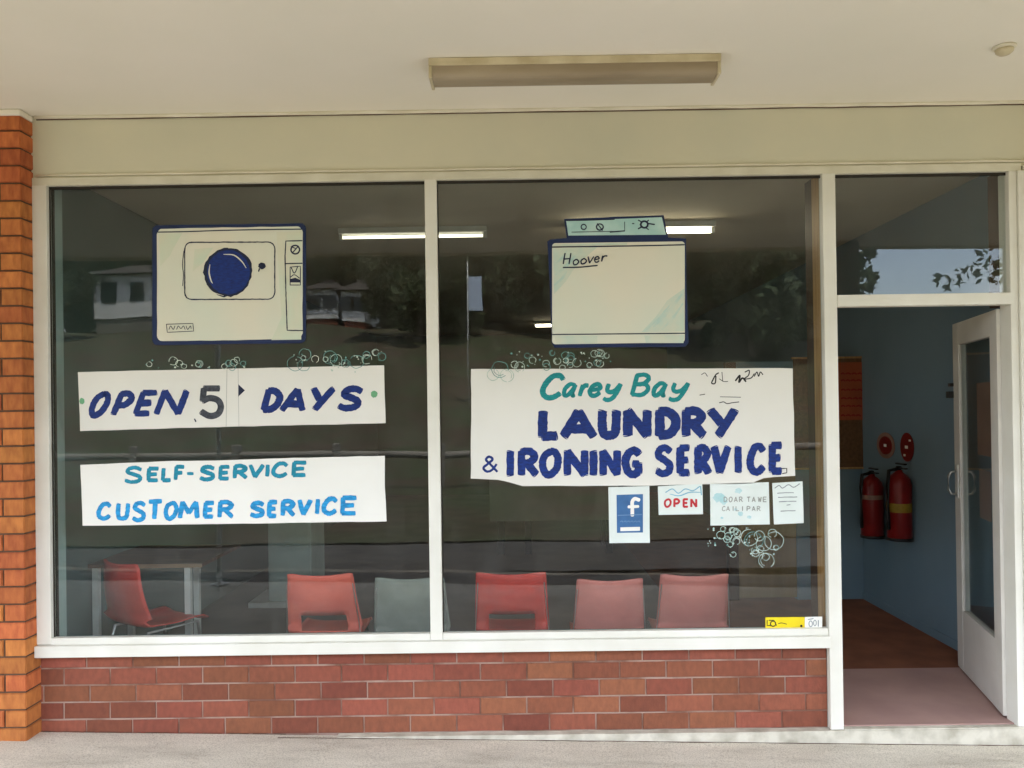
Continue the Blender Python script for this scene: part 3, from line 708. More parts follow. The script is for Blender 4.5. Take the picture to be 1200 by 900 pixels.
k.stroke([(341, 313), (345, 320), (349, 312)], 1.1); k.stroke([(340, 325), (345, 322), (351, 326)], 1.0); k.poly([(340, 331), (340, 327), (346, 325.5), (352, 328), (352, 331)])
k.stroke([(340, 334), (352, 334), (352, 312), (340, 313), (340, 334)], 1.0, False)
k.disc((307, 311.5), 4.2, 4, rough=.15); k.stroke([(304, 315), (303, 318)], 1.6)
k.stroke([(195, 380), (226, 379), (227, 388), (196, 389.5), (195, 380)], .8, False)
k.stroke([(198, 386), (200, 382), (203, 386), (205, 382)], .8); k.stroke([(207, 386), (209, 382), (212, 385), (215, 382), (217, 386)], .8); k.stroke([(218, 382), (220, 386), (223, 382), (224, 385)], .8)
k.build('line_drawing', 'navyink', d1)
k = Ink(Y1-.0006); k.disc((266.5, 319.5), 28, 28.5, 44, rough=.035); k.disc((270, 317), 25.5, 26, 40, rough=.03); k.build('porthole_rim', 'navyink', d1)
k = Ink(Y1-.0009); k.disc((267.8, 319), 25, 26, 40, rough=.02); k.build('porthole', 'navy', d1, False)
k = Ink(Y1-.0012); k.stroke([(262, 298), (274, 299), (283, 306), (288.5, 314)], 1.5, taper=.6); k.stroke([(246, 310), (245, 319), (247, 328), (249, 332)], 1.6, taper=.6)
k.stroke([(240, 331), (249, 342), (262, 346.5)], 1.0, taper=.6)
k.build('highlight', 'cream', d1)

# ---- top loading machine picture
d2 = poster('washing_machine_picture', 'painted cut-out of a top loading washing machine with a raised control panel', 'poster', 725, 330, 'washing machine cut-outs on the glass')
card('backing', [(661, 256.5), (777.5, 252), (783, 278), (804, 279.5), (804.5, 330), (807, 402), (803, 406.5), (650, 407.5), (646.5, 402), (644, 330), (641.5, 283), (645, 280.5), (664, 279)], 'navyback', d2, wob=.2)
card('control_panel', [(663.5, 259), (775.5, 254.5), (780.5, 275), (666, 276)], 'tealwash', d2, y=Y1, th=.0010)
card('face', rrect(647, 285, 802.5, 403.5, 4, -.014), 'cream', d2, y=Y1, th=.0010)
M['wash1'] = mat('pale_mint_wash', (.52, .635, .55), .6, scale=14, col2=(.62, .645, .53), detail=4, stretch=(1, 1, 1))
M['wash2'] = mat('teal_streak_wash', (.42, .60, .55), .6, scale=16, col2=(.58, .64, .54), detail=4)
k = Ink(Y1-.0001)
k.poly([(648, 291), (700, 289.5), (688, 300), (672, 316), (663, 330), (649, 345)]); k.poly([(648, 286), (735, 284.5), (735, 287), (648, 288.5)])
k.poly([(802, 338), (802, 388), (752, 389), (768, 372), (782, 352)]); k.poly([(650, 394), (700, 393.5), (700, 402), (652, 403)]); k.poly([(755, 393), (802, 392.5), (801, 402), (757, 402)])
k.build('mint_wash', 'wash1', d2)
k = Ink(Y1-.00035)
for a_, b_, w_ in (((651, 322), (676, 297), 3.5), ((650, 334), (664, 318), 3), ((652, 308), (664, 294), 3), ((766, 383), (799, 345), 4), ((776, 386), (800, 356), 3), ((758, 386), (786, 356), 2.5)): k.stroke([a_, ((a_[0]+b_[0])/2+1, (a_[1]+b_[1])/2+1), b_], w_, taper=.5, rough=.25)
k.build('teal_streaks', 'wash2', d2)
k = Ink(Y1-.0006)
k.stroke([(646, 289.5), (700, 288.8), (760, 287.8), (802, 286.8)], 1.5); k.stroke([(647.5, 392), (700, 391.5), (760, 391), (804, 390.5)], 1.3)
k.stroke([(664, 258.5), (690, 258), (720, 257)], 1.2)
k.ring((684, 266), 3, 3, 1.3); k.ring((703, 266), 4, 3.6, 1.6); k.stroke([(700, 262), (706, 270)], 1.2)
k.stroke([(670, 272), (732, 271), (732, 260)], .8, False); k.stroke([(715, 272), (732, 270.5)], 1.4, False)
k.ring((755, 263), 4.2, 3.8, 2.2); k.stroke([(748, 258), (752, 260)], 1.4); k.stroke([(760, 262), (767, 263)], 1.6); k.stroke([(748, 268), (752, 266)], 1.6); k.stroke([(741, 262), (743, 262)], 1.2); k.stroke([(760, 258), (758, 260)], 1.4); k.stroke([(757, 267), (760, 269)], 1.2)
k.glyphs([('H', 660, 296, 669, 310), ('o', 671, 303, 679, 311), ('o', 680, 302, 688, 310), ('v', 688, 300, 696, 309), ('e', 696, 300, 703, 308), ('r', 704, 299, 712, 307)], 1.7, shear=.1, rough=.2)
k.stroke([(660, 313.5), (680, 313), (700, 311)], 1.5)
k.build('line_drawing', 'navyink', d2)

# ---- small notices
def note(pts, label, mt='paper', cat='notice'):
    cx_, cy_ = sum(p[0] for p in pts)/4, sum(p[1] for p in pts)/4
    t = poster('notice', label, cat, cx_, cy_, 'small notices below the large sign')
    card('sheet', pts, mt, t, wob=.15); return t
n1 = note([(713, 571), (761, 569.5), (761.5, 636), (714, 636.5)], 'white notice with a blue social media square and white letter f')
card('blue_square', [(722.5, 580), (753.5, 579), (753.5, 624), (723, 624.5)], 'fbblue', n1, y=YS-.0006, th=.0004)
k = Ink(YS-.0008)
k.stroke([(749, 586), (744, 584.5), (741, 588), (741, 596), (741, 604)], 4.2, True, rough=.03); k.stroke([(736.5, 594), (748, 593.5)], 3.4, False); k.build('letter_f', 'white2', n1, False)
k = Ink(YS-.0007)
k.poly([(727, 618), (750, 617.4), (750, 622), (727, 622.5)]); k.build('caption_bar', 'white2', n1, False)
k = Ink(YS-.0007)
for x in range(727, 750, 4): k.stroke([(x, 611.5), (x+2, 610.5), (x+3, 612)], .9)
k.stroke([(724, 604), (752, 603)], 1.2, False); k.build('small_print', 'fblight', n1)
n2 = note([(771, 570), (823, 567), (824, 602.5), (772, 603.5)], 'small white notice reading OPEN in red with a blue wave above')
k = Ink(YS); k.letters([('O', 778, 584, 787, 595), ('P', 789, 584, 797, 595), ('E', 800, 584, 807, 595), ('N', 809, 584, 817, 595)], 2.6, 'redprint', n2, rough=.05, taper=0)
k = Ink(YS); k.stroke([(780, 577), (788, 573), (795, 578), (803, 573), (812, 575), (820, 570)], 1.2); k.stroke([(785, 579), (796, 581), (808, 577), (821, 577)], 1.4, taper=.5); k.stroke([(821, 570), (822, 580)], 1.4); k.build('wave_print', 'wave', n2)
n3 = note([(832, 567), (901, 565), (902, 614.5), (832.5, 616)], 'wide pale notice with two rows of faint lettering and blue blots')
k = Ink(YS)
for c, r_ in (((843, 583), 7), ((848, 588), 4), ((865, 575), 4), ((868, 602), 3.2), ((878, 606), 2.4), ((846, 607), 1.6), ((862, 597), 2)): k.disc(c, r_, r_*.8, 16, rough=.25)
k.build('blots', mat('pale_blue_blot', (.38, .62, .64), .6, scale=20, col2=(.56, .70, .70)), n3)
k = Ink(YS-.0001)
for x0, ch in zip((848, 854, 860, 866, 875, 881, 888, 894), 'DOARTAWE'): k.glyphs([(ch, x0, 582, x0+4.5, 588.5)], 1.1, rough=.2)
for x0, ch in zip((846, 851, 857, 862, 868, 875, 881, 887), 'CAILIPAR'): k.glyphs([(ch, x0, 593, x0+4.3, 599)], .9, rough=.3)
k.build('faint_lettering', 'faint', n3)
n4 = note([(905, 566), (940.5, 564), (942, 613), (907, 614.5)], 'narrow pale notice with short grey lines of print at the right end of the row')
k = Ink(YS)
for y, a, b in ((578, 911, 930), (583, 912, 934), (588, 913, 933), (592, 922, 926), (599, 915, 932)): k.stroke([(a, y), ((a+b)/2, y-.5), (b, y-.6)], 1.0, False, rough=.3)
k.stroke([(908, 572), (913, 569), (917, 572), (924, 568), (930, 571), (937, 567)], 1.1); k.build('small_print', 'grey', n4)
st = poster('sticker', 'yellow and white strip sticker in the bottom right corner of the big window', 'sticker', 930, 730)
card('sheet', [(897, 723.5), (943, 723), (943, 738), (897, 738)], 'yellow', st, th=.0012)
card('sheet', [(943.2, 723), (963.5, 722.6), (963.5, 737.6), (943.2, 738)], 'white2', st, th=.0012)
k = Ink(YS); k.stroke([(899, 727), (899, 733), (903, 733)], 1.2, False); k.ring((906, 731), 3, 3, 1.3); k.stroke([(901, 727), (907, 727), (910, 733)], 1.1, False); k.stroke([(912, 731), (916, 730), (922, 731.5)], .9); k.disc((939, 733.5), 1.4)
k.build('symbol', 'ink', st)
k = Ink(YS); k.ring((950, 731), 2, 3.4, 1.1); k.ring((955, 730), 1.6, 3.2, 1.0); k.stroke([(947, 726), (953, 725)], 1.2); k.stroke([(959, 727), (959, 734)], 1.2); k.build('digits', 'grey', st)
# ---- bubbles painted on the glass
def bubbles(label, spec, parent=None, seed=1):
    random.seed(seed)
    cx_, cy_ = spec[0][0], spec[0][1]
    t = poster('painted_bubbles', label, 'window painting', cx_, cy_, 'bubbles painted on the window')
    k = Ink(YS-.0020); k2 = Ink(YS-.0021)
    for (x, y, r_, q) in spec:
        kk = k2 if q else k
        if r_ >= 3:
            kk.ring((x, y), r_, r_*.95, .7, 12, .06, random.uniform(.82, .97), random.random()*6)
            if random.random() < .3: kk.ring((x, y), r_*.72, r_*.7, .6, 10, .06, .4, random.random()*6)
        else: kk.disc((x, y), r_*.5, r_*.45, 8)
    k.build('pale_strokes', 'chalk', t); k2.build('teal_strokes', 'chalkteal', t)
def scatter(x0, x1, y0, y1, n, big, seed, teal=.3):
    random.seed(seed); out = []
    for i in range(n):
        r_ = random.choice([1.1, 1.3, 1.5, 1.8, 2, 2.5, 3.2, 4.2]) if random.random() > big else random.uniform(5, 9)
        out.append((random.uniform(x0+r_*.5, x1-r_*.5), random.uniform(y0+r_*.4, y1-r_*.4), r_, random.random() < teal))
    return out
bubbles('faint painted bubbles above the words OPEN 5', [(175, 427, 3, 0), (203, 423, 5, 0), (210, 426, 4, 0), (232, 427, 3, 0), (268, 426, 4, 1), (285, 426, 3, 1)]+scatter(165, 292, 420, 432, 22, 0, 3), seed=5)
bubbles('green and white painted bubbles above the word DAYS', [(346, 426, 9, 1), (356, 428, 7, 1), (387, 419, 8, 1), (394, 422, 7, 0), (418, 424, 8, 1), (405, 426, 5, 1), (430, 421, 6, 0), (440, 413, 4, 0), (447, 418, 5, 1)]+scatter(336, 450, 410, 437, 34, .05, 7), seed=6)
bubbles('painted bubbles above the top left of the large laundry sign', [(586, 433, 10, 1), (578, 439, 7, 0), (594, 440, 8, 0), (609, 430, 6, 0), (624, 422, 4, 0), (668, 422, 6, 1), (676, 425, 5, 0), (700, 425, 4, 1), (640, 426, 4, 0)]+scatter(598, 718, 411, 433, 48, .02, 9), seed=7)
bubbles('white painted bubbles hanging below the wide pale notice', [(878, 630, 10, 0), (883, 634, 11, 1), (895, 637, 9, 0), (907, 634, 11, 0), (890, 628, 6, 0), (898, 657, 9, 0), (845, 627, 5, 0), (852, 632, 4, 0), (905, 625, 5, 0)]+scatter(828, 880, 618, 645, 44, 0, 12, .15)+scatter(850, 915, 640, 655, 14, 0, 13, .1), seed=8)
random.seed(21)

# =================================================================== CHAIRS
def chair_mesh(name, notch, w_top=.345, w_bot=.40, hb=.33, seat_z=.415, lean=.10):
    """one moulded shell: local -y is the back side, seat extends to +y, origin on the floor under the back"""
    NU, NV = 16, 22; bm = bmesh.new(); g = {}
    for j in range(NV+1):
        t = j/NV                          # 0 front edge of seat .. 1 top of back
        if t < .45:
            s_ = t/.45; y = .42-.36*s_; z = seat_z-.012*math.sin(s_*math.pi)-(0 if s_ > .12 else .03*(1-s_/.12)); hw = .19+.012*s_
        elif t < .58:
            s_ = (t-.45)/.13; a = s_*math.pi/2; y = .06-.05*math.sin(a); z = seat_z+.05*(1-math.cos(a)); hw = .202
        else:
            s_ = (t-.58)/.42; y = .01-lean*s_-.02*math.sin(s_*math.pi*.9); z = seat_z+.05+hb*.87*s_; hw = (w_bot+(w_top-w_bot)*s_**.8)/2
            if s_ > .93: y -= .012*(s_-.93)/.07
        for i in range(NU+1):
            u = i/NU*2-1; x = u*hw
            if t > .58:
                s_ = (t-.58)/.42; yy = y+.035*(u*u)*(1-.2*s_); zz = z
                if s_ > .86: zz -= .007*max(0, (abs(u)-.8)/.2)**2*(s_-.86)/.14
                zz -= .013*(1-u*u)*(s_ if s_ > .8 else 0)
            else: yy = y; zz = z+.018*u*u*u*u
            g[i, j] = bm.verts.new((x, yy, zz))
    for j in range(NV):
        for i in range(NU):
            t = (j+.5)/NV; u = (i+.5)/NU*2-1
            if notch and .56 < t < .665 and abs(u) < .62: continue
            bm.faces.new((g[i, j], g[i+1, j], g[i+1, j+1], g[i, j+1]))
    bmesh.ops.delete(bm, geom=[v for v in bm.verts if not v.link_faces], context='VERTS')
    bmesh.ops.recalc_face_normals(bm, faces=bm.faces)
    bmesh.ops.solidify(bm, geom=bm.faces[:], thickness=.007)
    me = bpy.data.meshes.new(name); bm.to_mesh(me); bm.free()
    for p in me.polygons: p.use_smooth = True
    return me
def chair(px, py, Y, label, mt, notch, rz=0, rods=True, **kw):
    top = P(px, py, Y)
    H = top.z-.012; kw.setdefault('hb', .37); seat = H-.05-kw['hb']*.87
    t = thing('plastic_chair', label, 'chair', (top.x, Y+.10, .010), 'moulded plastic chairs inside the window'); t.rotation_euler = (0, 0, rz)
    me = chair_mesh('shell', notch, seat_z=seat, **kw); me.materials.append(M[mt])
    o = bpy.data.objects.new('shell', me); COL.objects.link(o); o.parent = t
    for s in (-1, 1):
        bm = bmesh.new()
        tube_bm(bm, [(s*.20, .40, .0), (s*.165, .36, seat-.03), (s*.165, .05, seat-.028), (s*.205, -.04, .0)], .010, 8)
        bmesh.ops.recalc_face_normals(bm, faces=bm.faces)
        m_ = bpy.data.meshes.new('leg_frame'); bm.to_mesh(m_); bm.free(); m_.materials.append(M['steel'])
        for p in m_.polygons: p.use_smooth = True
        q = bpy.data.objects.new('leg_frame', m_); COL.objects.link(q); q.parent = t
    # thin steel edge rods rising behind the back
    for s in (-1, 1) if rods else ():
        bm = bmesh.new(); tube_bm(bm, [(s*.205, -.02, seat-.1), (s*.20, -.02, seat+.05), (s*.178, -.095, H-.06)], .003, 6)
        m_ = bpy.data.meshes.new('back_rod'); bm.to_mesh(m_); bm.free(); m_.materials.append(M['steel'])
        q = bpy.data.objects.new('back_rod', m_); COL.objects.link(q); q.parent = t
    return t
chair(374, 671, .32, 'faded red chair with a slot low in its back, below the CUSTOMER SERVICE sign', 'coral', True, w_top=.35, w_bot=.415)
chair(479, 675, .34, 'dull grey chair partly behind the window mullion', 'greyp', False, rz=.03, w_top=.37, w_bot=.43)
chair(599, 669.5, .32, 'bright red chair with a slot low in its back, first right of the mullion', 'red', True, rz=-.02, w_top=.375, w_bot=.41)
chair(715, 677, .36, 'dusty pink chair below the notice with the letter f', 'pink', False, rz=.0, w_top=.355, w_bot=.40)
chair(815, 671.5, .36, 'dusty pink chair nearest the doorway, below the wide pale notice', 'pink', False, rz=-.03, w_top=.365, w_bot=.39)
t = chair(133, 660, .42, 'red chair turned side-on beside the low table at the left', 'red', False, rz=R(-33), rods=False, w_top=.33, w_bot=.44, lean=.03)

# scratch on the red chair
q = P(580, 697, .322-.0); sc = None

# =================================================================== TABLE AND OTHER THINGS INSIDE
ta = P(85, 657, .78); tb = P(237, 657, .78)
tz = (P(237, 660, .78).z)
tx0, tx1 = ta.x, tb.x
tx0 = max(tx0, XL+.02)
tbl = thing('table', 'brown topped table with white legs behind the red chair at the left', 'table', ((tx0+tx1)/2, 1.1, .01))
box('table_top', (tx0, .78, tz-.022), (tx1, 1.45, tz), 'tabletop', tbl, bev=.002)
box('edge_strip', (tx0+.2, .772, tz-.024), (tx1, .779, tz-.001), 'tableedge', tbl)
for x in (tx0+.03, tx1-.10):
    for y, dx in ((.82, 0), (1.25, -.12 if x > tx0+.1 else 0)): box('leg', (x+dx-.018, y-.018, .01), (x+dx+.018, y+.018, tz-.024), 'whitemetal', tbl, bev=.002)
# pale cabinet against the deeper floor
c = PZ(315, 712, .01); c2 = PZ(365, 712, .01)
cab = thing('cabinet', 'narrow pale teal cabinet standing behind the faded red chair', 'cabinet', ((c.x+c2.x)/2, c.y+.2, .01))
box('body', (c.x, c.y, .06), (c2.x, c.y+.45, 1.15), 'paleteal', cab, bev=.004)
box('base', (c.x-.16, c.y-.03, .012), (c2.x+.02, c.y+.45, .058), 'whitemetal', cab, bev=.004)
box('door', (c.x+.012, c.y-.012, .10), (c2.x-.012, c.y-.001, 1.11), 'paleteal', cab, bev=.003)
a = P(574, 611, 4.8); b = P(725, 608, 4.8)
bench = thing('counter', 'dim grey counter on dark legs deep inside the shop', 'counter', ((a.x+b.x)/2, 5.1, .01))
box('front_panel', (a.x, 4.8, a.z), (b.x, 4.82, a.z+.62), 'greycab', bench)
box('counter_top', (a.x-.05, 4.78, a.z+.621), (b.x+.05, 5.5, a.z+.66), 'greycab', bench, bev=.004)
for x in (a.x+.12, a.x+.42, b.x-.1):
    for y in (4.86, 5.42): box('leg', (x-.035, y-.035, .01), (x+.035, y+.035, a.z+.62), 'black', bench)
# partial-height partition with tan door and noticeboard
pc_ = PZ(1021, 702, .01); YPt = pc_.y
pl_ = P(862, 600, YPt).x
part = thing('partition', 'blue partial-height partition with a tan panel door at the back of the entrance', 'partition', ((pl_+XR)/2, YPt, .01))
ztp = 1.97
dx0, dx1 = P(866, 650, YPt).x, P(934, 650, YPt).x
box('panel', (dx1+.002, YPt, .012), (XR-.002, YPt+.08, ztp), 'bluewall', part)
box('post', (pl_-.06, YPt, .012), (dx0-.002, YPt+.08, ztp), 'darkwood', part)
box('door', (dx0, YPt+.01, .03), (dx1, YPt+.05, 1.88), 'tan', part, bev=.003)
box('head', (dx0, YPt, 1.885), (dx1, YPt+.08, ztp), 'bluewall', part)
na, nb = P(929, 421, YPt), P(1016, 547, YPt)
nbd = thing('noticeboard', 'brown cork noticeboard on the blue wall seen through the doorway', 'noticeboard', ((na.x+nb.x)/2, YPt-.01, na.z))
box('board', (na.x, YPt-.018, nb.z), (nb.x, YPt-.001, na.z), 'cork', nbd)
for ab in [((na.x-.015, YPt-.024, nb.z-.015), (nb.x+.015, YPt-.001, nb.z-.0005)), ((na.x-.015, YPt-.024, na.z+.0005), (nb.x+.015, YPt-.001, na.z+.015)), ((nb.x+.0005, YPt-.024, nb.z), (nb.x+.015, YPt-.001, na.z))]: box('frame', ab[0], ab[1], 'timber', nbd)
oa, ob = P(978, 425, YPt), P(1010, 492, YPt)
opn = thing('notice', 'orange paper notice with dark red lines of writing pinned to the cork noticeboard', 'notice', ((oa.x+ob.x)/2, YPt-.02, oa.z))
box('sheet', (oa.x, YPt-.021, ob.z), (ob.x, YPt-.0185, oa.z), 'orange', opn)
k = Ink(YPt-.0215)
for y in (438, 446, 457, 467, 476, 487):
    x = 986
    while x < 1008: w_ = random.uniform(3, 6); k.stroke([(x, y), (x+w_*.5, y-.8), (x+w_, y+.3)], 1.8, rough=.2); x += w_+1.6
k.build('writing', mat('dark_red_ink', (.30, .02, .012), .6), opn)

# fire extinguishers and their round signs, on the right wall close to the corner
def extinguisher(px, py_top, py_bot, label, band):
    d = ray(px, (py_top+py_bot)/2); tpar = ((XR-.10)-CAM.x)/d.x; Yc = (CAM+d*tpar).y
    if Yc > YPt-.12: Yc = YPt-.12
    top = P(px, py_top, Yc); bot = P(px, py_bot, Yc); x = min(top.x, XR-.09)
    t = thing('fire_extinguisher', label, 'fire extinguisher', (x, Yc, bot.z), 'fire extinguishers on the blue wall')
    H = top.z-bot.z; r = .083; c = (x, Yc, bot.z)
    lathe('cylinder', c, [(.001, 0), (r*.9, 0), (r, .012), (r, H*.70), (r*.92, H*.77), (r*.6, H*.83), (.026, H*.86), (.024, H*.885)], 'extred', t)
    lathe('valve', c, [(.020, H*.886), (.020, H*.93), (.012, H*.935)], 'black', t, 12)
    box('handle', (x-.012, Yc-.10, bot.z+H*.955), (x+.012, Yc+.03, bot.z+H*.975), 'black', t, bev=.004)
    box('lever', (x-.012, Yc-.11, bot.z+H*.905), (x+.012, Yc-.021, bot.z+H*.92), 'black', t, bev=.003)
    tubes('hose', [([(x-.02, Yc-.01, bot.z+H*.90), (x-.085, Yc-.03, bot.z+H*.88), (x-.104, Yc-.05, bot.z+H*.7), (x-.102, Yc-.05, bot.z+H*.3), (x-.100, Yc-.045, bot.z+H*.15)], .013)], 'black', t)
    lathe('label_band', (x, Yc, bot.z), [(r+.0005, H*band[0]), (r+.0008, H*band[0]+.001), (r+.0008, H*band[1]), (r+.0005, H*band[1]+.001)], band[2], t)
    lathe('foot_ring', c, [(r+.004, .0), (r+.004, .02), (r-.002, .022)], 'black', t)
    return t
extinguisher(1021, 546, 630, 'red fire extinguisher with a white band, the one nearer the corner', (.54, .60, 'pinkish'))
extinguisher(1053, 540, 633, 'red fire extinguisher with a yellow label, the one nearer the open door', (.36, .47, 'mustard'))
def wallsign(px, py, rz_, ry_, label, red):
    d = ray(px, py); tp = (XR-.006-CAM.x)/d.x; p = CAM+d*tp
    t = thing('safety_sign', label, 'sign', p)
    for nm, rr, xx, mt in (('plate', 1, 0, 'pinkish' if not red else 'extred'), ('symbol', .7 if not red else .0, -.002, 'extred')):
        if rr == 0: continue
        bm = bmesh.new(); n = 28
        for q_ in (0, 1): pass
        ring = [bm.verts.new((p.x+xx, p.y+rz_*rr*math.cos(2*math.pi*i/n), p.z+ry_*rr*math.sin(2*math.pi*i/n))) for i in range(n)]
        ring2 = [bm.verts.new((v.co.x-.002, v.co.y, v.co.z)) for v in ring]
        bm.faces.new(ring2); bm.faces.new(ring[::-1])
        for i in range(n): bm.faces.new((ring[i], ring[(i+1) % n], ring2[(i+1) % n], ring2[i]))
        bmesh.ops.recalc_face_normals(bm, faces=bm.faces); me = bpy.data.meshes.new(nm); bm.to_mesh(me); bm.free(); link(nm, me, mt, t)
    for (dy, dz, s_) in ((0, .0, .022), (.03, -.06, .016), (-.05, .05, .014)):
        box('print_mark', (p.x-.0062, p.y+dy-s_, p.z+dz-s_*.5), (p.x-.0046, p.y+dy+s_, p.z+dz+s_*.5), 'white2' if red or dy == 0 else 'extred', t)
wallsign(1038, 522, .15, .10, 'pale sign with a red symbol above the extinguishers', False)
wallsign(1063, 524, .10, .105, 'red oval sign on the blue wall above the extinguishers', True)

# ceiling lights in the shop
def batten(px0, px1, py, label, mt, w2=.10, tr=.018):
    a = PZ(px0, py, ZC-.055); b = PZ(px1, py, ZC-.055); yy = (a.y+b.y)/2
    t = thing('batten_light', label, 'ceiling light', ((a.x+b.x)/2, yy, ZC))
    box('housing', (a.x-.03, yy-w2/2, ZC-.045), (b.x+.03, yy+w2/2, ZC-.001), 'whitemetal', t, bev=.004)
    tubes('lamp_tube', [([(a.x, yy, ZC-.066), (b.x, yy, ZC-.066)], tr)], mt, t)
    for ab in [((a.x-.03, yy-.015, ZC-.085), (a.x-.005, yy+.015, ZC-.046)), ((b.x+.005, yy-.015, ZC-.085), (b.x+.03, yy+.015, ZC-.046))]: box('lamp_holder', ab[0], ab[1], 'whitemetal', t)
batten(401, 566, 275.5, 'lit batten light on the shop ceiling crossing behind the window mullion', 'tubedim', tr=.011)
batten(668, 831, 269.5, 'brightly lit batten light on the shop ceiling behind the top loading machine picture', 'tube')
batten(628, 700, 380.5, 'small lit batten light deep inside the shop', 'tube', .14)

# =================================================================== ACROSS THE STREET (seen mirrored in the glass)
def MR(px, py, dd):
    """a point dd metres in front of the shopfront that the glass mirrors at this photo pixel"""
    q = P(px, py, dd); return Vector((q.x, -dd, q.z))
pp = PZ(255, 687, pz(-2.6)); pd = pp.y
pole = thing('awning_post', 'slim white steel post holding up the awning edge, mirrored behind the two strip signs', 'post', (pp.x, -pd, pz(pp.x)))
tubes('shaft', [([(pp.x, -pd, pz(pp.x)), (pp.x, -pd, ZS-.002)], .024)], 'polewhite', pole)
lathe('foot_flange', (pp.x, -pd, pz(pp.x)), [(.085, .001), (.085, .012), (.03, .02)], 'polewhite', pole)
q = MR(996, 330, 3.4)
bp_ = thing('awning_column', 'square dark column under the awning edge', 'column', (q.x, q.y, pz(q.x)))
box('shaft', (q.x-.085, q.y-.08, pz(q.x)), (q.x+.085, q.y+.08, ZS-.002), 'darkmortar', bp_)
# log rail fence
fz = gz(0, -14)+.0
fence = thing('log_fence', 'low log rail fence along the grass across the street', 'fence', (0, -14, fz))
for i in range(-9, 10):
    x = i*2.3+.6; box('post', (x-.09, -14.09, fz-.1), (x+.09, -13.91, fz+1.05), 'log', fence, bev=.02)
tubes('rail', [([(-21, -14, fz+.80), (21.5, -14, fz+.80)], .085)], 'log', fence)
# houses
def house(px0, px1, py_b, py_t, dd, label, brick):
    a = MR(px0, py_b, dd); b = MR(px1, py_t, dd); W = b.x-a.x; H = b.z-a.z
    g = gz((a.x+b.x)/2, -dd)-.3
    t = thing('house', label, 'house', ((a.x+b.x)/2, -dd-3, g))
    x0, x1, y0 = a.x, b.x, -dd
    box('foundation_wall', (x0+.1, y0-6.9, g), (x1-.1, y0-.1, a.z-.002), 'hbrick' if brick else 'log', t)
    box('wall', (x0, y0-7, a.z), (x1, y0, b.z), 'house', t)
    v = [(x0-.6, y0+.6, b.z), (x1+.6, y0+.6, b.z), (x1+.6, y0-7.6, b.z), (x0-.6, y0-7.6, b.z), (x0+1.2, y0-3.5, b.z+1.3), (x1-1.2, y0-3.5, b.z+1.3)]
    link('roof', mesh('roof', v, [(0, 1, 5, 4), (1, 2, 5), (2, 3, 4, 5), (3, 0, 4), (3, 2, 1, 0)]), 'hroof', t)
    n = max(2, int(W/2))
    for i in range(n):
        xc = x0+W*(i+.5)/n; box('window', (xc-.55, y0+.003, a.z+H*.35), (xc+.55, y0+.05, a.z+H*.82), 'hglass', t)
    return t
house(108, 176, 372, 320, 56, 'white house with a dark roof on the hill across the street, the larger one', False)
house(358, 396, 376, 338, 58, 'white cottage wing on a red brick base on the hill', True)
house(401, 427, 378, 340, 55, 'small white sunroom house standing beside the cottage on the hill', True)
a = MR(556, 358, 30)
bn = thing('banner_flag', 'pale blue feather banner on a tall thin pole across the street', 'banner', (a.x-.3, -30, gz(a.x, -30)))
tubes('pole', [([(a.x-.33, -30, gz(a.x, -30)), (a.x-.33, -30, MR(546, 305, 30).z)], .018)], 'whitemetal', bn)
box('cloth', (a.x-.29, -30.01, MR(0, 382, 30).z+.35), (a.x+.28, -29.99, MR(0, 340, 30).z+.35), 'banner', bn)

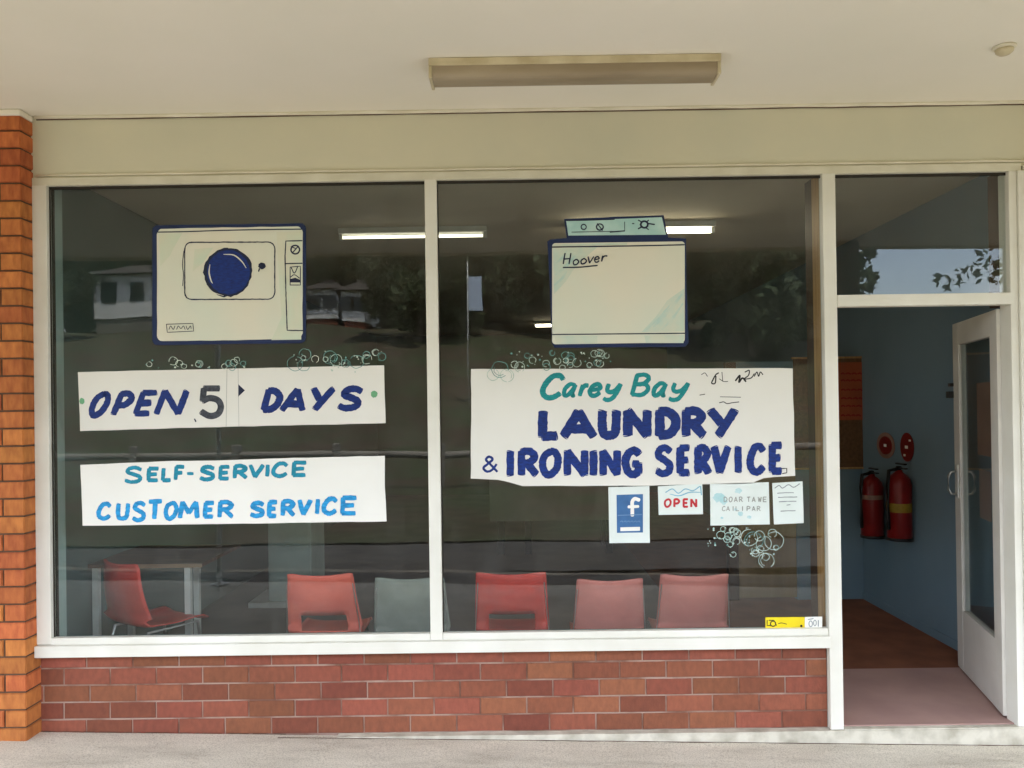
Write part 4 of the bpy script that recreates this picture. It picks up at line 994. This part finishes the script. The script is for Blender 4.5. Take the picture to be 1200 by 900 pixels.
# trees
def tree_mesh(seed, h, rad, nleaf, loose, low=.10):
    random.seed(seed); v = []; f = []
    cl = []
    for i in range(70):
        a = random.random()*6.283; rr = rad*random.random()**.55; zz = h*(low+(.96-low)*random.random())
        sh = math.sin(min(1, max(.05, (zz/h+.12)/1.14))*math.pi)**.6
        cl.append((math.cos(a)*rr*sh, math.sin(a)*rr*sh, zz, random.uniform(.55, 1.25)*rad*.30))
    for i in range(nleaf):
        c = random.choice(cl); d = Vector((random.gauss(0, 1), random.gauss(0, 1), random.gauss(0, .75))).normalized()*c[3]*random.uniform(.35, 1.05)**.6
        p = Vector(c[:3])+d; s_ = random.uniform(.14, .34)*loose
        q = Vector((random.gauss(0, 1), random.gauss(0, 1), random.gauss(0, 1))).normalized(); r_ = q.cross(Vector((random.gauss(0, 1), random.gauss(0, 1), random.gauss(0, 1)))).normalized()
        b0 = len(v); v += [p-q*s_, p+r_*s_*.5, p+q*s_, p-r_*s_*.5]; f.append((b0, b0+1, b0+2, b0+3))
    me = mesh('crown', v, f); me.materials.append(M['leaf'])
    bm = bmesh.new(); tube_bm(bm, [(0, 0, -.4), (.1, .05, h*.2), (-.05, .1, h*.42), (.1, 0, h*.7)], [.32, .24, .18, .06], 8)
    for c in cl[:12]:
        z0 = min(c[2]*.7, h*.55); tube_bm(bm, [(0, 0, z0), (c[0]*.5, c[1]*.5, (z0+c[2])/2+.2), c[:3]], [.10, .06, .02], 6)
    mt_ = bpy.data.meshes.new('trunk'); bm.to_mesh(mt_); bm.free(); mt_.materials.append(M['bark'])
    return me, mt_
TM = [tree_mesh(s_, h_, r_, 15000, l_) for s_, h_, r_, l_ in ((1, 13, 4.6, 1.5), (2, 16, 5.2, 1.6), (3, 11, 4.0, 1.3))]
TM.append(tree_mesh(4, 14, 3.0, 2000, .8, .37))
random.seed(5)
TL = ['dark bushy tree', 'tall dense dark tree', 'lower rounded green tree', 'tall gum tree with a high sparse crown']
def tree(x, d, kind, sc, extra):
    t = thing('tree', TL[kind]+', '+extra, 'tree', (x, -d, gz(x, -d)), 'trees across the street'); t.scale = (sc, sc, sc); t.rotation_euler = (0, 0, random.random()*6)
    for nm, me in zip(('crown', 'trunk'), TM[kind]):
        o = bpy.data.objects.new(nm, me); COL.objects.link(o); o.parent = t
ORD = 'first second third fourth fifth sixth seventh eighth ninth tenth eleventh twelfth thirteenth fourteenth fifteenth sixteenth seventeenth'.split()
i = 0
for x in range(-46, 29, 5):
    kind = (i*2+i//3) % 3; d = 66+random.uniform(-3, 6)
    tree(x+random.uniform(-1, 1), d, kind, random.uniform(.85, 1.1), ORD[i]+' from the left in the back row across the street'); i += 1
q = MR(1185, 400, 27); tree(q.x, 27, 3, 1.0, 'standing on the grass opposite the doorway')
for i, x in enumerate(range(-52, 34, 7)):
    tree(x+random.uniform(-1, 1), 86+random.uniform(-3, 3), i % 3, random.uniform(.95, 1.2), ORD[i]+' from the left in the farthest row on the hilltop')
for j_, (px, d, kind, sc_) in enumerate(sorted(((492, 46, 1, .72), (640, 50, 0, .9), (720, 47, 1, .8), (800, 44, 0, .85), (880, 40, 1, .72), (930, 43, 2, .9), (590, 52, 1, .8), (262, 52, 1, .75), (30, 50, 0, .8)))):
    q = MR(px, 400, d); tree(q.x, d, kind, sc_, ORD[j_]+' from the left among those on the grass bank')
